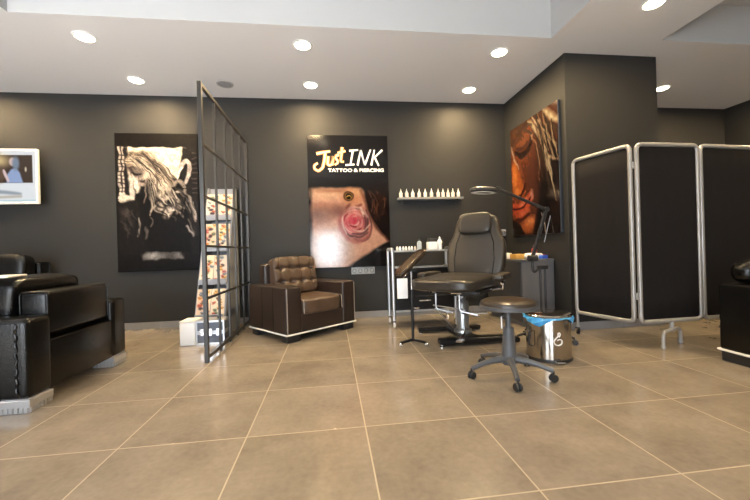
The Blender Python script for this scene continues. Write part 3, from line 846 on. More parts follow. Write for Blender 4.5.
# ------------------------------------------------------------------ armchairs
def seat_tuft(p): return p
def armchair(loc, rz, label, W=.93, D=.72, arm_h=.57, arm_w=.19, leather=None, seat_leather=None, style='brown', back_h=.86, plain=False):
    t = thing('armchair', label, 'armchair', loc, rz)
    L = leather; SL = seat_leather or leather
    z0 = .085
    hw, hd = W/2, D/2
    bv = .022 if style == 'brown' else .035
    # base body
    bm = NB(); box(bm, -hw + arm_w - .01, hw - arm_w + .01, -hd + .012, hd - .012, z0, .27 if style == 'brown' else .40, .012, 3); link('base', bm, L, t)
    for s in (-1, 1):
        bm = NB(); x0, x1 = (-hw, -hw + arm_w) if s < 0 else (hw - arm_w, hw)
        box(bm, x0, x1, -hd, hd, z0, arm_h, bv, 5)
        a = link('armrest', bm, L, t)
        if plain: pass
        elif style == 'brown':
            xi = -hw + .012 if s < 0 else hw - .012
            bm = NB(); tube(bm, [(xi, -hd + .0005, z0 + .01), (xi, -hd + .0005, arm_h - .02)], .004, 8)
            xo = xi - s * 0
            link('piping', bm, M_pipe, a)
            bm = NB()
            for yy in (-hd + .25, -hd + .47): box(bm, (x0 - .0015) if s < 0 else x1 - .004, (x0 + .004) if s < 0 else x1 + .0015, yy - .002, yy + .002, z0 + .01, arm_h - .02)
            link('seam', bm, M_black_leather, a, smooth=False)
        else:
            bm = NB()
            xs_ = x0 if s < 0 else x1
            pts = [(xs_ + s * (.0045 if k % 3 else -.001), hd - .06 + .004 * math.sin(k * 1.7), z0 + .02 + k * (arm_h - z0 - .05) / 24) for k in range(25)]
            tube(bm, pts, .007, 8)
            link('puckered_seam', bm, L, a)
            for e in (-1, 1):
                bm = NB()
                ya, yb = sorted((e * (hd - .003), e * (hd - .17)))
                box(bm, x0 + .014, x1 - .014, ya + .006, yb - .006, .0, z0 + .002, .003, 1)
                box(bm, x0 + .004, x1 - .004, ya - .002, yb + .002, .036, z0 - .004, .003, 1)
                for k in range(7):
                    xa = x0 + .008 + k * (arm_w - .016) / 7
                    box(bm, xa, xa + .017, ya, yb, .004, .042, .002, 1)
                for k in range(6):
                    ya2 = ya + .004 + k * .027
                    box(bm, x0 + .006, x1 - .006, ya2, ya2 + .017, .004, .042, .002, 1)
                link('foot', bm, M_alu, a)
    if plain:
        bm = NB(); box(bm, -hw + .01, hw - .01, -hd + .01, hd - .01, 0, z0, .004, 1); link('plinth', bm, M_black_plastic, t)
    if style == 'brown':
        bm = NB(); tube(bm, [(-hw - .002, -hd - .002, z0), (hw + .002, -hd - .002, z0), (hw + .002, hd, z0), (-hw - .002, hd, z0)], .009, 8, closed=True); link('base_trim', bm, M_white_trim, t)
        for sx in (() if plain else (-1, 1)):
            for sy_ in (-1, 1):
                bm = NB(); cx_, cy_ = sx*(hw - .10), sy_*(hd - .08)
                box(bm, cx_ - .08, cx_ + .08, cy_ - .06, cy_ + .06, 0, z0 - .002, .008, 2); link('foot', bm, M_black_plastic, t)
    # seat cushion
    sw_ = W - 2*arm_w - .006
    zt = .435 if style == 'brown' else .455
    th = .185 if style == 'brown' else .13
    bm = NB(); puff(bm, (0, -.06, zt - th/2), (sw_, D - .10, th), 7 if style == 'brown' else 6, 14)
    c = link('seat_cushion', bm, SL, t)
    if style == 'brown':
        for s in (-1, 1):
            bm = NB(); x = s*(sw_/2 - .02)
            tube(bm, fillet([(x, .15, zt - .004), (x, -.06 - (D-.10)/2 + .012, zt - .012), (x, -.06 - (D-.10)/2 + .006, zt - th + .03)], .03), .0045, 8)
            link('piping', bm, M_pipe, c)
    # outer back
    bm = NB()
    if style == 'brown': box(bm, -hw + arm_w*.6, hw - arm_w*.6, hd - .16, hd - .01, z0, back_h - .06, .04, 5)
    else: box(bm, -hw + arm_w + .004, hw - arm_w - .004, hd - .20, hd - .03, .425, back_h - .085, .03, 5)
    bf = link('back_frame', bm, L, t)
    if style != 'brown':
        for s in (-1, 1):
            bm = NB(); x = s * (hw - arm_w - .006)
            tube(bm, fillet([(x, hd - .032, .44), (x, hd - .032, back_h - .09), (x, hd - .19, back_h - .09), (x, hd - .19, .44)], .03), .005, 8)
            link('piping', bm, L, bf)
    # back cushion
    bh = back_h - zt + .02
    Mx = T(0, hd - (.20 if style == 'brown' else .33), zt - .01 + bh/2) @ RX(R(-13 if style == 'brown' else -7))
    bm = NB()
    if style == 'brown':
        def fn(p):
            d = 0
            for r_ in range(2):
                for q in range(4):
                    bx, bz = -.72 + q*.48, -.35 + r_*.72
                    d += .42 * math.exp(-((p.x-bx)**2 + (p.z-bz)**2) / .012)
            for r_ in range(2): d += .18 * math.exp(-((p.z + .35 - r_*.72)**2) / .004)
            for q in range(4): d += .14 * math.exp(-((p.x + .72 - q*.48)**2) / .003)
            if p.y < -.3: p = Vector((p.x, p.y + d, p.z))
            return p
        puff(bm, (0, 0, 0), (sw_ + .02, .17, bh), 7, 34, Mx, fn)
    else:
        puff(bm, (0, 0, 0), (sw_ - .02, .20, bh), 7, 14, Mx)
    bc = link('back_cushion', bm, SL, t, angle=60)
    if style != 'brown':
        bm = NB(); e = (sw_ - .02)/2 - .015
        q = [Mx @ Vector(v) for v in ((-e, -.075, -bh/2 + .03), (-e, -.075, bh/2 - .02), (e, -.075, bh/2 - .02), (e, -.075, -bh/2 + .03))]
        tube(bm, fillet(q, .03), .006, 8); link('piping', bm, L, bc)
    return t
armchair((-.34, 4.216, 0), R(40), 'brown leather armchair with tufted back and white piping', W=.95, D=.76, leather=M_brown_leather, seat_leather=M_lit_leather, back_h=.86)
armchair((-2.255, 2.88, 0), R(-89), 'large black leather armchair seen from behind, chrome feet, at the left edge', W=1.06, D=.86, arm_h=.57, arm_w=.20, leather=M_black_leather, style='black', back_h=.80)
armchair((-3.62, 4.25, 0), R(4), 'black leather armchair against the back wall under the television, mostly hidden', W=1.0, D=.86, arm_h=.6, arm_w=.18, leather=M_black_leather, style='black', back_h=.98)
armchair((3.40, 1.94, 0), R(178), 'black leather armchair with a white base line at the right edge', W=.93, D=.86, arm_h=.595, arm_w=.2, leather=M_black_leather, style='brown', back_h=.80, plain=True)
bm = NB(); puff(bm, (0, 0, .085), (.30, .17, .17), 2.8, 12)
o = link('bolster_cushion', bm, M_black_leather, loc=(3.10, 2.25, .596)); tag(o, 'rounded black leather cushion resting on the armrest of the chair at the right edge', 'cushion')
# papers on top of the big black armchair
bm = NB(); box(bm, -.11, .11, -.15, .15, 0, .012, .003, 1)
o = link('magazine', bm, M_paper, loc=(-2.18, 2.60, .812)); tag(o, 'white magazine lying on the top of the large black armchair back', 'magazine')
o.rotation_euler = (0, 0, R(20))

# ------------------------------------------------------------------ bottle shelf
t = thing('wall_shelf', 'narrow grey floating shelf carrying the row of white bottles', 'shelf', (1.39, YW, 1.61))
bm = NB(); box(bm, -.46, .46, -.12, 0, -.012, .018, .003, 1); link('board', bm, mat('shelf_grey', rgb(128, 130, 130), .45), t)
for sx in (-.38, .38):
    bm = NB(); box(bm, sx - .01, sx + .01, -.1, 0, -.02, -.012, .001, 1); box(bm, sx - .01, sx + .01, -.01, 0, -.07, -.012, .001, 1); link('bracket', bm, M_dark_metal, t)
pxs = [127, 160, 195, 232, 267, 303, 342, 370, 400, 428, 460]
def make_ink():
    t = thing('ink_bottle', '', 'bottle', (0, 0, 0), 0, 'white bottles on the wall shelf')
    bm = NB(); lathe(bm, [(0, 0), (.021, 0), (.023, .004), (.023, .062), (.019, .072), (.010, .078), (.010, .084)], 20); link('bottle_body', bm, M_bottle, t)
    bm = NB(); lathe(bm, [(.012, .080), (.012, .092), (.006, .096), (.003, .122), (0, .124)], 16); link('cap', bm, M_cap, t)
    return t
ink0 = make_ink()
names = ['leftmost', 'second from left', 'third from left', 'fourth from left', 'fifth from left', 'middle', 'fifth from right', 'fourth from right', 'third from right', 'second from right', 'rightmost']
for i, px in enumerate(pxs):
    x = .975 + (px - 127) / (460 - 127) * .82
    o = ink0 if i == 0 else dup(ink0)
    o.location = (x, YW - .06, 1.628); o['label'] = 'small white pointed bottle on the wall shelf, %s of the eleven' % names[i]

# sockets
def socket(loc, w, n, label, rz=0):
    t = thing('wall_socket', label, 'socket', loc, rz)
    bm = NB(); box(bm, -w/2, w/2, -.012, 0, -.048, .048, .004, 2); link('plate', bm, mat('socket_plate', rgb(150, 152, 152), .4), t)
    for k in range(n):
        x = -w/2 + (k + .5) * w / n
        bm = NB(); lathe(bm, [(.026, 0), (.028, -.004), (.024, -.003), (.022, 0)], 20, T(x, -.0125, 0) @ RX(R(-90)), capt=False)
        for s in (-1, 1): lathe(bm, [(0, 0), (.004, 0), (.004, -.002), (0, -.002)], 8, T(x + s*.01, -.0125, 0) @ RX(R(-90)), capt=False)
        link('outlet', bm, M_dark_metal, t)
socket((.43, YW, .645), .32, 4, 'wide grey multi socket plate just below the neck tattoo poster')
socket((2.43, YW, 1.12), .16, 2, 'grey double socket plate in the corner beside the copper portrait')

# ------------------------------------------------------------------ trolley
def caster(parent, x, y, r=.028, m=M_grey_plastic, z0=0.0, name='caster', fork=M_chrome):
    bm = NB(); lathe(bm, [(0, -.011), (r*.75, -.011), (r, -.006), (r, .006), (r*.75, .011), (0, .011)], 20, T(x, y, z0 + r) @ RY(R(90)), capt=False)
    c = link(name, bm, m, parent)
    bm = NB(); box(bm, x - .017, x - .013, y - .012, y + .02, z0 + r*.7, z0 + 2*r + .012, .001, 1); box(bm, x + .013, x + .017, y - .012, y + .02, z0 + r*.7, z0 + 2*r + .012, .001, 1)
    box(bm, x - .017, x + .017, y - .012, y + .02, z0 + 2*r + .006, z0 + 2*r + .014, .001, 1); tube(bm, [(x, y, z0 + 2*r + .01), (x, y, z0 + 2*r + .035)], .006, 8)
    link('fork', bm, fork, c)
    return c
TX0, TX1, TY0, TY1 = .715, 1.47, 4.08, 4.42
t = thing('trolley', 'black three-tier trolley with chrome frame on castors below the bottle shelf', 'trolley', (TX0, TY0, 0))
tw, td = TX1 - TX0, TY1 - TY0
for x in (0, tw):
    bm = NB(); tube(bm, fillet([(x, .02, .085), (x, .02, .925), (x, td, .925), (x, td, .085)], .03), .018, 12); link('post_frame', bm, M_alu, t)
    for y in (.02, td): caster(t, x, y, .03, M_white_plastic)
for z, nm in ((.18, 'bottom_shelf'), (.695, 'middle_shelf'), (.885, 'top_shelf')):
    bm = NB(); box(bm, .016, tw - .016, .0, td, z, z + .02, .003, 1); o = link(nm, bm, M_black_plastic, t)
    bm = NB(); box(bm, .016, tw - .016, -.006, 0, z + .002, z + .024, .002, 1); link('front_rail', bm, M_alu, o)
bm = NB(); box(bm, .02, tw - .02, .03, td - .01, .20, .692, .004, 1); link('drawer_body', bm, M_black_plastic, t)
for k in range(3):
    bm = NB(); box(bm, .03, tw - .03, .018, .03, .215 + k*.16, .36 + k*.16, .004, 1); d = link('drawer', bm, M_black_metal, t)
    bm = NB(); box(bm, tw/2 - .07, tw/2 + .07, .008, .02, .30 + k*.16, .312 + k*.16, .003, 1); link('handle', bm, M_satin, d)
TT = .905
# row of small jars at the left end
for i in range(7):
    bm = NB(); lathe(bm, [(0, 0), (.014, 0), (.015, .03), (.010, .036), (.010, .048), (0, .05)], 14)
    o = link('ink_jar', bm, [M_white_plastic, M_bottle, M_blue][0 if i % 3 else 1], loc=(TX0 + .07 + i*.036, TY0 + .07 + (.015 if i % 2 else 0), TT))
    tag(o, 'tiny white ink jar on the trolley top, %s of the row of seven' % ['leftmost', 'second', 'third', 'middle', 'fifth', 'sixth', 'rightmost'][i], 'jar', 'ink jars at the left end of the trolley')
def bottle(name, loc, r, h, m, mc, label, cat='bottle', group=None):
    t = thing(name, label, cat, loc, 0, group)
    bm = NB(); lathe(bm, [(0, 0), (r*.95, 0), (r, .004), (r, h*.62), (r*.8, h*.72), (r*.35, h*.78), (r*.35, h*.82)], 20); link('bottle_body', bm, m, t)
    bm = NB(); lathe(bm, [(r*.45, h*.80), (r*.45, h*.9), (r*.2, h*.93), (r*.18, h), (0, h)], 16); link('cap', bm, mc, t)
    return t
bottle('spray_bottle', (1.06, 4.17, TT), .028, .14, mat('frosted_plastic', rgb(176, 186, 194), .3), M_black_plastic, 'frosted bottle with dark cap on the trolley, left of the white carton')
t = thing('tissue_carton', 'small white carton on the trolley top', 'carton', (1.215, 4.17, TT))
bm = NB(); box(bm, -.055, .055, -.05, .05, 0, .095, .004, 1); link('carton_body', bm, M_white_plastic, t)
bm = NB(); box(bm, -.03, .03, -.03, .03, .094, .098, .001, 1); link('opening', bm, M_grey_plastic, t)
bottle('pump_bottle', (1.31, 4.16, TT), .027, .16, M_white_plastic, M_satin, 'white pump bottle on the trolley, touching the right side of the white carton')
t = thing('power_supply', 'small black box behind the bottles on the trolley', 'box', (1.30, 4.31, TT))
bm = NB(); box(bm, -.09, .09, -.06, .06, 0, .14, .006, 2); link('housing', bm, M_black_plastic, t)
bm = NB(); lathe(bm, [(0, 0), (.02, 0), (.018, -.02), (0, -.02)], 16, T(.05, -.061, .09) @ RX(R(-90)), capt=False); link('knob', bm, mat('brass_knob', rgb(230, 196, 130), .3, metal=.5), t)

# ------------------------------------------------------------------ treatment chair
t = thing('treatment_chair', 'taupe vinyl tattoo client chair with headrest on a hydraulic column', 'chair', (1.30, 3.385, 0), R(-43))
def inv(v):     # world -> chair local
    return (Matrix.Rotation(R(43), 4, 'Z') @ (Vector(v) - Vector((1.30, 3.385, 0))))
# base (square to the room)
bm = NB()
bar(bm, inv((.98, 3.22, .045)), inv((1.72, 3.22, .045)), .09, .05, .008)
bar(bm, inv((.92, 3.78, .04)), inv((1.62, 3.78, .04)), .08, .045, .008)
bar(bm, inv((1.30, 3.22, .05)), inv((1.30, 3.78, .05)), .16, .05, .008)
link('base', bm, M_black_metal, t)
for q in ((1.0, 3.19), (1.70, 3.19), (.95, 3.78), (1.6, 3.78)):
    bm = NB(); p = inv((q[0], q[1], 0)); lathe(bm, [(0, 0), (.024, 0), (.024, .008), (.008, .012), (.008, .03), (0, .03)], 16, T(p.x, p.y, 0), capt=False); link('levelling_foot', bm, M_chrome, t)
bm = NB(); p = inv((1.30, 3.44, 0))
lathe(bm, [(.09, .075), (.085, .10), (.062, .11), (.062, .37), (.055, .38), (.036, .385), (.036, .49)], 28, T(p.x, p.y, 0)); link('hydraulic_column', bm, mat('column_metal', rgb(160, 162, 164), .28, metal=.8), t)
bm = NB()
tube(bm, [inv((1.30, 3.38, .13)), inv((1.22, 3.20, .11)), inv((1.14, 3.08, .085))], .009, 8); tube(bm, [inv((1.26, 3.36, .27)), inv((1.50, 3.30, .27))], .007, 8)
box(bm, -.03, .03, -.04, .04, 0, .018, .004, 1, T(*inv((1.13, 3.06, .075)))); link('foot_pedal', bm, M_chrome, t)
bm = NB()
for dx, dy in ((-.20, -.22), (.05, -.24)):
    tube(bm, fillet([(dx, dy, .50), (dx, dy, .33), (dx + .16, dy + .03, .30)], .03), .008, 8)
tube(bm, [(-.24, -.20, .36), (.10, -.22, .34)], .007, 8)
tube(bm, [(-.02, -.16, .50), (.04, -.10, .38)], .012, 8); tube(bm, [(-.22, -.2, .33), (-.10, -.05, .12)], .007, 8)
link('linkage', bm, M_satin, t)
bm = NB(); box(bm, -.24, .24, -.27, .24, .485, .52, .006, 2); box(bm, -.27, -.235, -.29, .24, .495, .53, .004, 1); box(bm, .235, .27, -.29, .24, .495, .53, .004, 1)
box(bm, -.10, .10, -.12, .12, .45, .49, .006, 2); link('seat_frame', bm, M_black_metal, t)
bm = NB(); tube(bm, [(0, -.30, .505), (.10, -.30, .505)], .011, 10); tube(bm, [(-.2, -.29, .505), (-.16, -.29, .505)], .01, 10); link('release_bar', bm, M_chrome, t)
def seatf(p):
    if p.y > .1 and p.z > 0: p.z += .35 * (p.y - .1)
    return p
bm = NB(); puff(bm, (-.045, -.125, .585), (.64, .78, .125), 5, 16, None, seatf); link('seat', bm, M_vinyl, t)
ol = smooth_outline([(x*.90, z) for x, z in [(-.26, 0), (.26, 0), (.345, .08), (.355, .38), (.29, .46), (.255, .64), (.19, .70), (-.19, .70), (-.255, .64), (-.29, .46), (-.355, .38), (-.345, .08)]], 3)
Mb = T(.01, .28, .585) @ RX(R(-13))
bm = NB(); slab(bm, ol, .12, .045, 5, Mb)
bk = link('backrest', bm, M_vinyl, t, angle=50)
bm = NB()
for s in (-1, 1): tube(bm, [Mb @ Vector(v) for v in [(s*.20, -.058, .03), (s*.215, -.060, .20), (s*.20, -.060, .38), (s*.16, -.058, .50)]], .005, 8)
link('seam', bm, M_black_leather, bk)
bm = NB(); puff(bm, (0, -.085, .585), (.35, .085, .23), 5, 12, Mb); link('headrest', bm, M_vinyl, t)
bm = NB(); bar(bm, (0, .20, .50), Mb @ Vector((0, .09, .35)), .14, .025, .004); link('back_bracket', bm, M_black_metal, t)
for s in (-1, 1):
    bm = NB(); puff(bm, (0, 0, 0), (.115, .36, .065), 4.5, 10, T(s*.375, -.0, .645) @ RZ(R(4*s)))
    a = link('armrest', bm, M_vinyl, t)
    bm = NB(); tube(bm, fillet([(s*.25, .04, .51), (s*.37, .04, .52), (s*.385, .02, .65)], .03), .013, 10)
    tube(bm, [(s*.385, .02, .60), (s*.385, -.06, .58)], .012, 10); lathe(bm, [(0, 0), (.024, 0), (.024, .02), (0, .02)], 16, T(s*.385, .02, .60), capt=False)
    link('arm_bracket', bm, M_chrome, a)

# freestanding arm support
t = thing('arm_support_stand', 'black tripod arm support with a tilted brown padded rest beside the treatment chair', 'stand', (.765, 3.36, 0))
bm = NB(); tube(bm, [(0, 0, .03), (0, 0, .53)], .016, 12); link('pole', bm, M_black_metal, t)
bm = NB(); tube(bm, [(0, 0, .50), (0, 0, .72)], .010, 12); link('inner_pole', bm, M_chrome, t)
for a in (200, 320, 80):
    bm = NB(); e = (.14*math.cos(R(a)), .14*math.sin(R(a)))
    bar(bm, (0, 0, .045), (e[0], e[1], .03), .03, .02, .004)
    l = link('leg', bm, M_black_metal, t)
    bm = NB(); lathe(bm, [(0, 0), (.02, 0), (.022, .012), (.012, .03), (0, .03)], 14, T(e[0], e[1], 0), capt=False); link('foot', bm, M_chrome, l)
bm = NB(); tube(bm, [(0, 0, .35), (.05, -.03, .35)], .007, 8); lathe(bm, [(0, 0), (.014, 0), (.016, .02), (0, .022)], 12, T(.05, -.03, .34), capt=False); link('clamp_knob', bm, M_chrome, t)
bm = NB(); puff(bm, (0, 0, 0), (.40, .17, .05), 4, 12, T(.01, .05, .79) @ RZ(R(22)) @ RY(R(-37))); link('arm_pad', bm, mat('pad_brown', rgb(52, 40, 30), .24, bump=.25, bscale=30, var=.3, vscale=12), t)
bm = NB(); box(bm, -.05, .05, -.03, .03, .70, .735, .004, 1); link('mount', bm, M_black_metal, t)
t = thing('paper_card', 'small white card hanging under the tilted arm pad', 'card', (.66, 3.29, .455))
bm = NB(); box(bm, -.05, .05, -.008, .008, 0, .19, .004, 2); link('card', bm, M_white_plastic, t)
bm = NB(); tube(bm, [(0, 0, .185), (.06, .05, .235)], .004, 8); link('hook', bm, M_chrome, t)

# ------------------------------------------------------------------ stool
t = thing('rolling_stool', 'round black padded stool on a five-star base with castors', 'stool', (1.235, 2.38, 0))
bm = NB(); lathe(bm, [(0, .478), (.180, .478), (.189, .484), (.189, .503)], 48, capt=False); link('seat_rim', bm, M_grey_plastic, t)
bm = NB(); lathe(bm, [(0, .50), (.1895, .50), (.191, .515), (.184, .532), (.16, .545), (.10, .550), (0, .552)], 48, capt=False)
s_ = link('seat', bm, mat('stool_vinyl', rgb(58, 50, 42), .3, bump=.05), t)
bm = NB(); tube(bm, [(.1905*math.cos(2*PI*k/48), .1905*math.sin(2*PI*k/48), .505) for k in range(48)], .005, 8, closed=True); link('piping', bm, M_grey_plastic, s_)
bm = NB(); lathe(bm, [(.052, .12), (.050, .16), (.044, .22), (.036, .35), (.018, .345), (.018, .455), (.06, .458), (.06, .466)], 24); link('gas_column', bm, M_grey_plastic, t)
bm = NB(); tube(bm, [(-.02, -.02, .45), (-.10, -.10, .44), (-.10, -.10, .365)], .006, 8); link('height_lever', bm, M_satin, t)
bm = NB(); lathe(bm, [(0, .085), (.045, .085), (.05, .10), (.05, .15), (.042, .16), (0, .16)], 24, capt=False); link('hub', bm, M_grey_plastic, t)
for k in range(5):
    a = R(252 + 72*k); dx, dy = math.cos(a), math.sin(a)
    bm = NB()
    tube(bm, [(dx*.03, dy*.03, .125), (dx*.12, dy*.12, .118), (dx*.20, dy*.20, .10), (dx*.28, dy*.28, .072)], .02, 10, radii=[.026, .022, .018, .016])
    l = link('leg', bm, M_grey_plastic, t)
    bm = NB(); x, y = dx*.28, dy*.28; px_, py_ = -dy, dx
    Mw = T(x, y, .027) @ RZ(a + R(30)) @ RX(R(90))
    for s in (-1, 1): lathe(bm, [(0, -.008), (.022, -.008), (.027, -.003), (.027, .003), (.022, .008), (0, .008)], 20, Mw @ T(0, 0, s*.013), capt=False)
    tube(bm, [(x, y, .03), (x, y, .075)], .008, 8); link('caster', bm, M_black_plastic, l)

# ------------------------------------------------------------------ pedal bin
BX, BY, BR, BH = 1.75, 2.71, .168, .345
t = thing('pedal_bin', 'shiny round steel bin with a blue liner folded over its rim', 'bin', (BX, BY, 0))
M_steel = mat('brushed_steel', rgb(186, 180, 172), .17, metal=1.0)
bm = NB(); lathe(bm, [(BR, .02), (BR, BH)], 48); b_ = link('barrel', bm, M_steel, t)
bm = NB(); lathe(bm, [(0, 0), (BR + .004, 0), (BR + .006, .012), (BR + .002, .026), (0, .026)], 48, capt=False); link('base_ring', bm, M_black_plastic, t)
bm = NB(); lathe(bm, [(BR + .008, BH + .004), (BR + .010, BH + .014), (BR + .002, BH + .024), (BR*.8, BH + .032), (0, BH + .036)], 48); link('lid', bm, M_steel, t)
# liner: wrinkled skirt below the rim
bm = NB(); n = 96; rings = []
for j in range(6):
    z = BH + .006 - j * .0115
    ring = []
    for k in range(n):
        a = 2*PI*k/n
        drop = .12 + .95*max(math.exp(-((((a - R(206) + PI) % (2*PI)) - PI)/.62)**2), .85*math.exp(-((((a - R(318) + PI) % (2*PI)) - PI)/.30)**2)) * (1 + .15*math.sin(7*a))
        rr = BR + .006 + .012*math.sin(j/5*PI) + .005*math.sin(17*a + j) + .004*math.sin(9*a + 2*j)
        ring.append(bm.verts.new((rr*math.cos(a), rr*math.sin(a), BH + .006 - j*.0125*drop)))
    rings.append(ring)
for a_, b2 in zip(rings, rings[1:]):
    for k in range(n): bm.faces.new((a_[k], a_[(k+1) % n], b2[(k+1) % n], b2[k]))
link('liner', bm, M_blue_bag, t)
# mark on the barrel: a heart-like hand outline with a dot
def on_barrel(u, v, r=BR + .0015):     # u metres along the arc from the mark centre, v height
    a = R(-97) + u / BR
    return (r*math.cos(a), r*math.sin(a), v)
bm = NB()
hb = [(0.0, .205), (.012, .222), (.008, .24), (-.006, .235), (-.004, .215), (-.022, .195), (-.038, .175), (-.030, .148), (-.004, .140), (.022, .152), (.026, .18), (.006, .19), (-.012, .18)]
tube(bm, fillet([on_barrel(u, v) for u, v in hb], .01, 4), .0048, 6)
link('emblem', bm, M_white_plastic, b_)
bm = NB(); box(bm, -.035, .035, -BR - .045, -BR + .01, .008, .022, .004, 1, RZ(R(-8))); link('pedal', bm, M_chrome, t)
bm = NB(); tube(bm, fillet([(-BR - .003, -.05, .24), (-BR - .03, -.05, .23), (-BR - .03, -.05, .13), (-BR - .003, -.05, .12)], .015), .006, 8); link('side_handle', bm, M_black_plastic, t)

# ------------------------------------------------------------------ cabinet in the corner
CX0, CY0, CY1, CH = 2.13, 3.76, 4.62, .765
t = thing('storage_cabinet', 'low dark grey cabinet against the pillar below the copper portrait', 'cabinet', (CX0, CY0, 0))
cw_ = XR - .014 - CX0; cl = CY1 - CY0
bm = NB(); box(bm, .004, cw_, .0, cl, .05, CH - .022, .003, 1); box(bm, .03, cw_ - .01, .02, cl - .02, 0, .05); link('carcass', bm, M_cab, t, smooth=False)
bm = NB(); box(bm, -.012, cw_, -.012, cl + .01, CH - .022, CH, .003, 1); link('worktop', bm, M_cab, t, smooth=False)
for k in range(2):
    y0 = .006 + k * cl/2; y1 = y0 + cl/2 - .012
    bm = NB(); box(bm, -.014, .003, y0, y1, .06, CH - .03, .002, 1); d = link('door', bm, M_cab_dark, t, smooth=False)
    yh = y1 - .04 if k == 0 else y0 + .04
    bm = NB(); tube(bm, fillet([(-.014, yh, CH - .06), (-.045, yh, CH - .06), (-.045, yh, CH - .16), (-.014, yh, CH - .16)], .02), .006, 8); link('handle', bm, M_chrome, d)
# things on top
def cube_thing(name, lb, cat, loc, s, m, rz=0, bev=.004):
    bm = NB(); box(bm, -s[0]/2, s[0]/2, -s[1]/2, s[1]/2, 0, s[2], bev, 2)
    o = link(name, bm, m, loc=loc); o.rotation_euler = (0, 0, rz); return tag(o, lb, cat)
cube_thing('glove_box', 'yellow cardboard glove box on the corner cabinet', 'box', (2.21, 3.98, CH), (.13, .12, .06), M_yellow, .1)
cube_thing('tissue_box', 'small white box on the corner cabinet left of the yellow glove box', 'box', (2.20, 4.24, CH), (.09, .14, .07), M_white_plastic, -.1)
bm = NB(); puff(bm, (0, 0, .034), (.22, .15, .068), 3.0, 12)
for v in bm.verts: v.co.z = max(0, v.co.z + .006*noise.noise(v.co*30))
o = link('folded_towel', bm, M_towel, loc=(2.37, 3.93, CH)); tag(o, 'crumpled white towel on the corner cabinet right of the yellow box', 'towel')
cube_thing('blue_packet', 'small blue packet on the corner cabinet near the front edge', 'packet', (2.435, 3.82, CH), (.08, .06, .04), M_blue, .3)
cube_thing('purple_packet', 'small purple packet on the corner cabinet against the pillar', 'packet', (2.49, 3.90, CH), (.03, .10, .045), M_purple, 0)
bottle('red_bottle', (2.46, 4.04, CH), .032, .17, M_red, mat('grey_blue_cap', rgb(120, 120, 150), .4), 'red bottle standing on the corner cabinet next to the towel')

# ------------------------------------------------------------------ magnifier lamp on wheeled stand
t = thing('magnifier_lamp', 'dark jointed magnifying lamp on a wheeled stand behind the steel bin', 'lamp', (2.00, 3.16, 0))
M_lamp = mat('lamp_grey', rgb(40, 40, 42), .38, metal=.2)
bm = NB(); lathe(bm, [(0, .07), (.035, .07), (.04, .08), (.04, .12), (.02, .13), (0, .13)], 20, capt=False); hub = link('hub', bm, M_lamp, t)
for k in range(5):
    a = R(-45 + 72*k); dx, dy = math.cos(a), math.sin(a)
    bm = NB(); tube(bm, [(dx*.02, dy*.02, .10), (dx*.16, dy*.16, .09), (dx*.26, dy*.26, .062)], .014, 10, radii=[.018, .014, .012]); l = link('leg', bm, M_lamp, t)
    bm = NB(); x, y = dx*.26, dy*.26
    for s in (-1, 1): lathe(bm, [(0, -.007), (.024, -.007), (.026, 0), (.024, .007), (0, .007)], 16, T(x, y, .026) @ RZ(a + R(20)) @ RX(R(90)) @ T(0, 0, s*.011), capt=False)
    link('caster', bm, M_black_plastic, l)
bm = NB(); tube(bm, [(-.022, 0, .12), (-.022, 0, .71)], .012, 12); tube(bm, [(.026, 0, .12), (.026, 0, .71)], .012, 12); box(bm, -.05, .05, -.02, .02, .69, .73, .006, 2); link('pole', bm, M_lamp, t)
bm = NB(); tube(bm, fillet([(-.02, 0, .71), (-.09, 0, .66), (-.10, 0, .74), (-.10, 0, .80)], .03), .014, 12); lathe(bm, [(0, -.04), (.03, -.04), (.03, .04), (0, .04)], 20, T(-.095, 0, .80) @ RY(R(90)), capt=False); link('clamp', bm, M_lamp, t)
j1 = Vector((-.10, 0, .80)); j2 = Vector((.055, 0, 1.262)); j3 = Vector((-.42, 0, 1.462)); hd_ = Vector((-.565, -.0, 1.452))
bm = NB(); bar(bm, j1, j2, .03, .03, .005); link('lower_arm', bm, M_lamp, t)
bm = NB(); bar(bm, j2, j3, .026, .026, .005); link('upper_arm', bm, M_lamp, t)
bm = NB(); tube(bm, [(.02, -.012, .95), (.09, -.012, 1.20)], .005, 8); link('spring', bm, M_satin, t)
for j in (j2, j3):
    bm = NB(); lathe(bm, [(0, -.02), (.026, -.02), (.026, .02), (0, .02)], 20, T(*j) @ RX(R(90)), capt=False); link('joint', bm, M_lamp, t)
Mh = T(*hd_) @ RY(R(3)) @ RX(R(4))
bm = NB(); tube(bm, [j3, j3 + Vector((-.06, 0, -.005))], .014, 10)
lathe(bm, [(.075, -.022), (.122, -.022), (.130, -.01), (.126, .012), (.095, .026), (.075, .022), (.075, -.022)], 40, Mh, capt=False); h_ = link('lamp_head', bm, M_lamp, t)
bm = NB(); lathe(bm, [(0, -.006), (.04, -.009), (.074, -.006), (.074, .002), (.04, .008), (0, .01)], 32, Mh, capt=False); link('lens', bm, M_glass, h_)
bm = NB(); lathe(bm, [(.078, -.0235), (.116, -.0235), (.116, -.027), (.078, -.027), (.078, -.0235)], 40, Mh, capt=False); link('tube_light', bm, mat('tube_off', rgb(225, 222, 212), .3), h_)

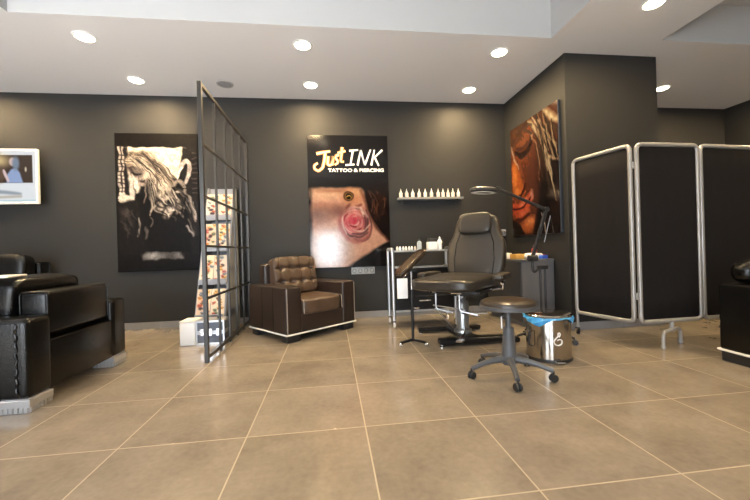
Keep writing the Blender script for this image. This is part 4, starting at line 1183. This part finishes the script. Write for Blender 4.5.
# ------------------------------------------------------------------ folding screen
t = thing('folding_screen', 'three-panel black fabric privacy screen with silver tube frame', 'screen', (2.68, 2.80, 0))
O = Vector((2.68, 2.80, 0))
def panel(a, b, z0, z1, lab=None):
    a = Vector((a[0], a[1], 0)) - O; b = Vector((b[0], b[1], 0)) - O
    a.z = b.z = 0
    u = (b - a); L = u.length; u.normalize()
    M = Matrix(((u.x, -u.y, 0, a.x), (u.y, u.x, 0, a.y), (0, 0, 1, 0), (0, 0, 0, 1)))
    loop = fillet([(L/2, 0, z0), (0, 0, z0), (0, 0, z1), (L, 0, z1), (L, 0, z0), (L/2, 0, z0)], .055, 8)[:-1]
    t_ = bmesh.new(); tube(t_, loop, .0185, 14, closed=True)
    bm = NB(); merge(bm, t_, M); f = link('panel_frame', bm, M_silver, t)
    bm = NB(); nx, nz = 40, 8
    g = []
    for j in range(nz + 1):
        row = []
        for i in range(nx + 1):
            x = .018 + (L - .036)*i/nx; z = z0 + .02 + (z1 - z0 - .04)*j/nz
            if i in (0, nx) or j in (0, nz): dy = 0
            else: dy = .0012*math.sin(i*.7 + math.sin(j))
            row.append(bm.verts.new(M @ Vector((x, dy, z))))
        g.append(row)
    for j in range(nz):
        for i in range(nx): bm.faces.new((g[j][i], g[j][i+1], g[j+1][i+1], g[j+1][i]))
    o = link('fabric', bm, M_fabric, f); md = o.modifiers.new('thick', 'SOLIDIFY'); md.thickness = .004; md.offset = 0
    return M, L
Z0, Z1 = .222, 1.78
p1a, p1b = (2.50, 3.36), (2.635, 2.815)
p2a, p2b = (2.672, 2.785), (3.29, 2.80)
p3a, p3b = (3.335, 2.81), (3.96, 2.86)
panel(p1a, p1b, Z0, Z1); M2, L2 = panel(p2a, p2b, Z0, Z1); M3, L3 = panel(p3a, p3b, Z0, Z1)
for (x, y) in (((p1b[0]+p2a[0])/2, (p1b[1]+p2a[1])/2), ((p2b[0]+p3a[0])/2, (p2b[1]+p3a[1])/2)):
    for z in (.45, 1.6):
        bm = NB(); tube(bm, [(x-O.x, y-O.y, z-.03), (x-O.x, y-O.y, z+.03)], .012, 10); box(bm, x-O.x-.024, x-O.x+.024, y-O.y-.004, y-O.y+.004, z-.02, z+.02, .001, 1); link('hinge', bm, M_silver, t)
def arch(M, xc, cast=True):
    bm = NB(); c = bmesh.new()
    tube(c, fillet([(xc - .15, -.055, .012), (xc - .15, -.055, .14), (xc + .15, .055, .14), (xc + .15, .055, .012)], .12, 8), .0145, 12)
    tube(c, [(xc, 0, .125), (xc, 0, Z0)], .018, 12)
    for s in (-1, 1): lathe(c, [(0, 0), (.018, 0), (.018, .02), (0, .02)], 14, T(xc + s*.15, s*.055, 0), capt=False)
    merge(bm, c, M); link('arched_foot', bm, M_silver, t)
arch(M2, L2*.50); arch(M3, L3*.5)
# castor leg at the outer end of the first panel
bm = NB(); x, y = p1a[0]-O.x, p1a[1]-O.y
tube(bm, [(x, y, Z0 + .03), (x, y, .07)], .0145, 12); ol_ = link('end_leg', bm, M_silver, t)
caster(ol_, x, y, .026, M_black_plastic)

# ------------------------------------------------------------------ view
vs_ = scene.view_settings
vs_.view_transform = 'Standard'; vs_.look = 'None'; vs_.exposure = 0.75; vs_.gamma = 1.0; vs_.use_curve_mapping = False
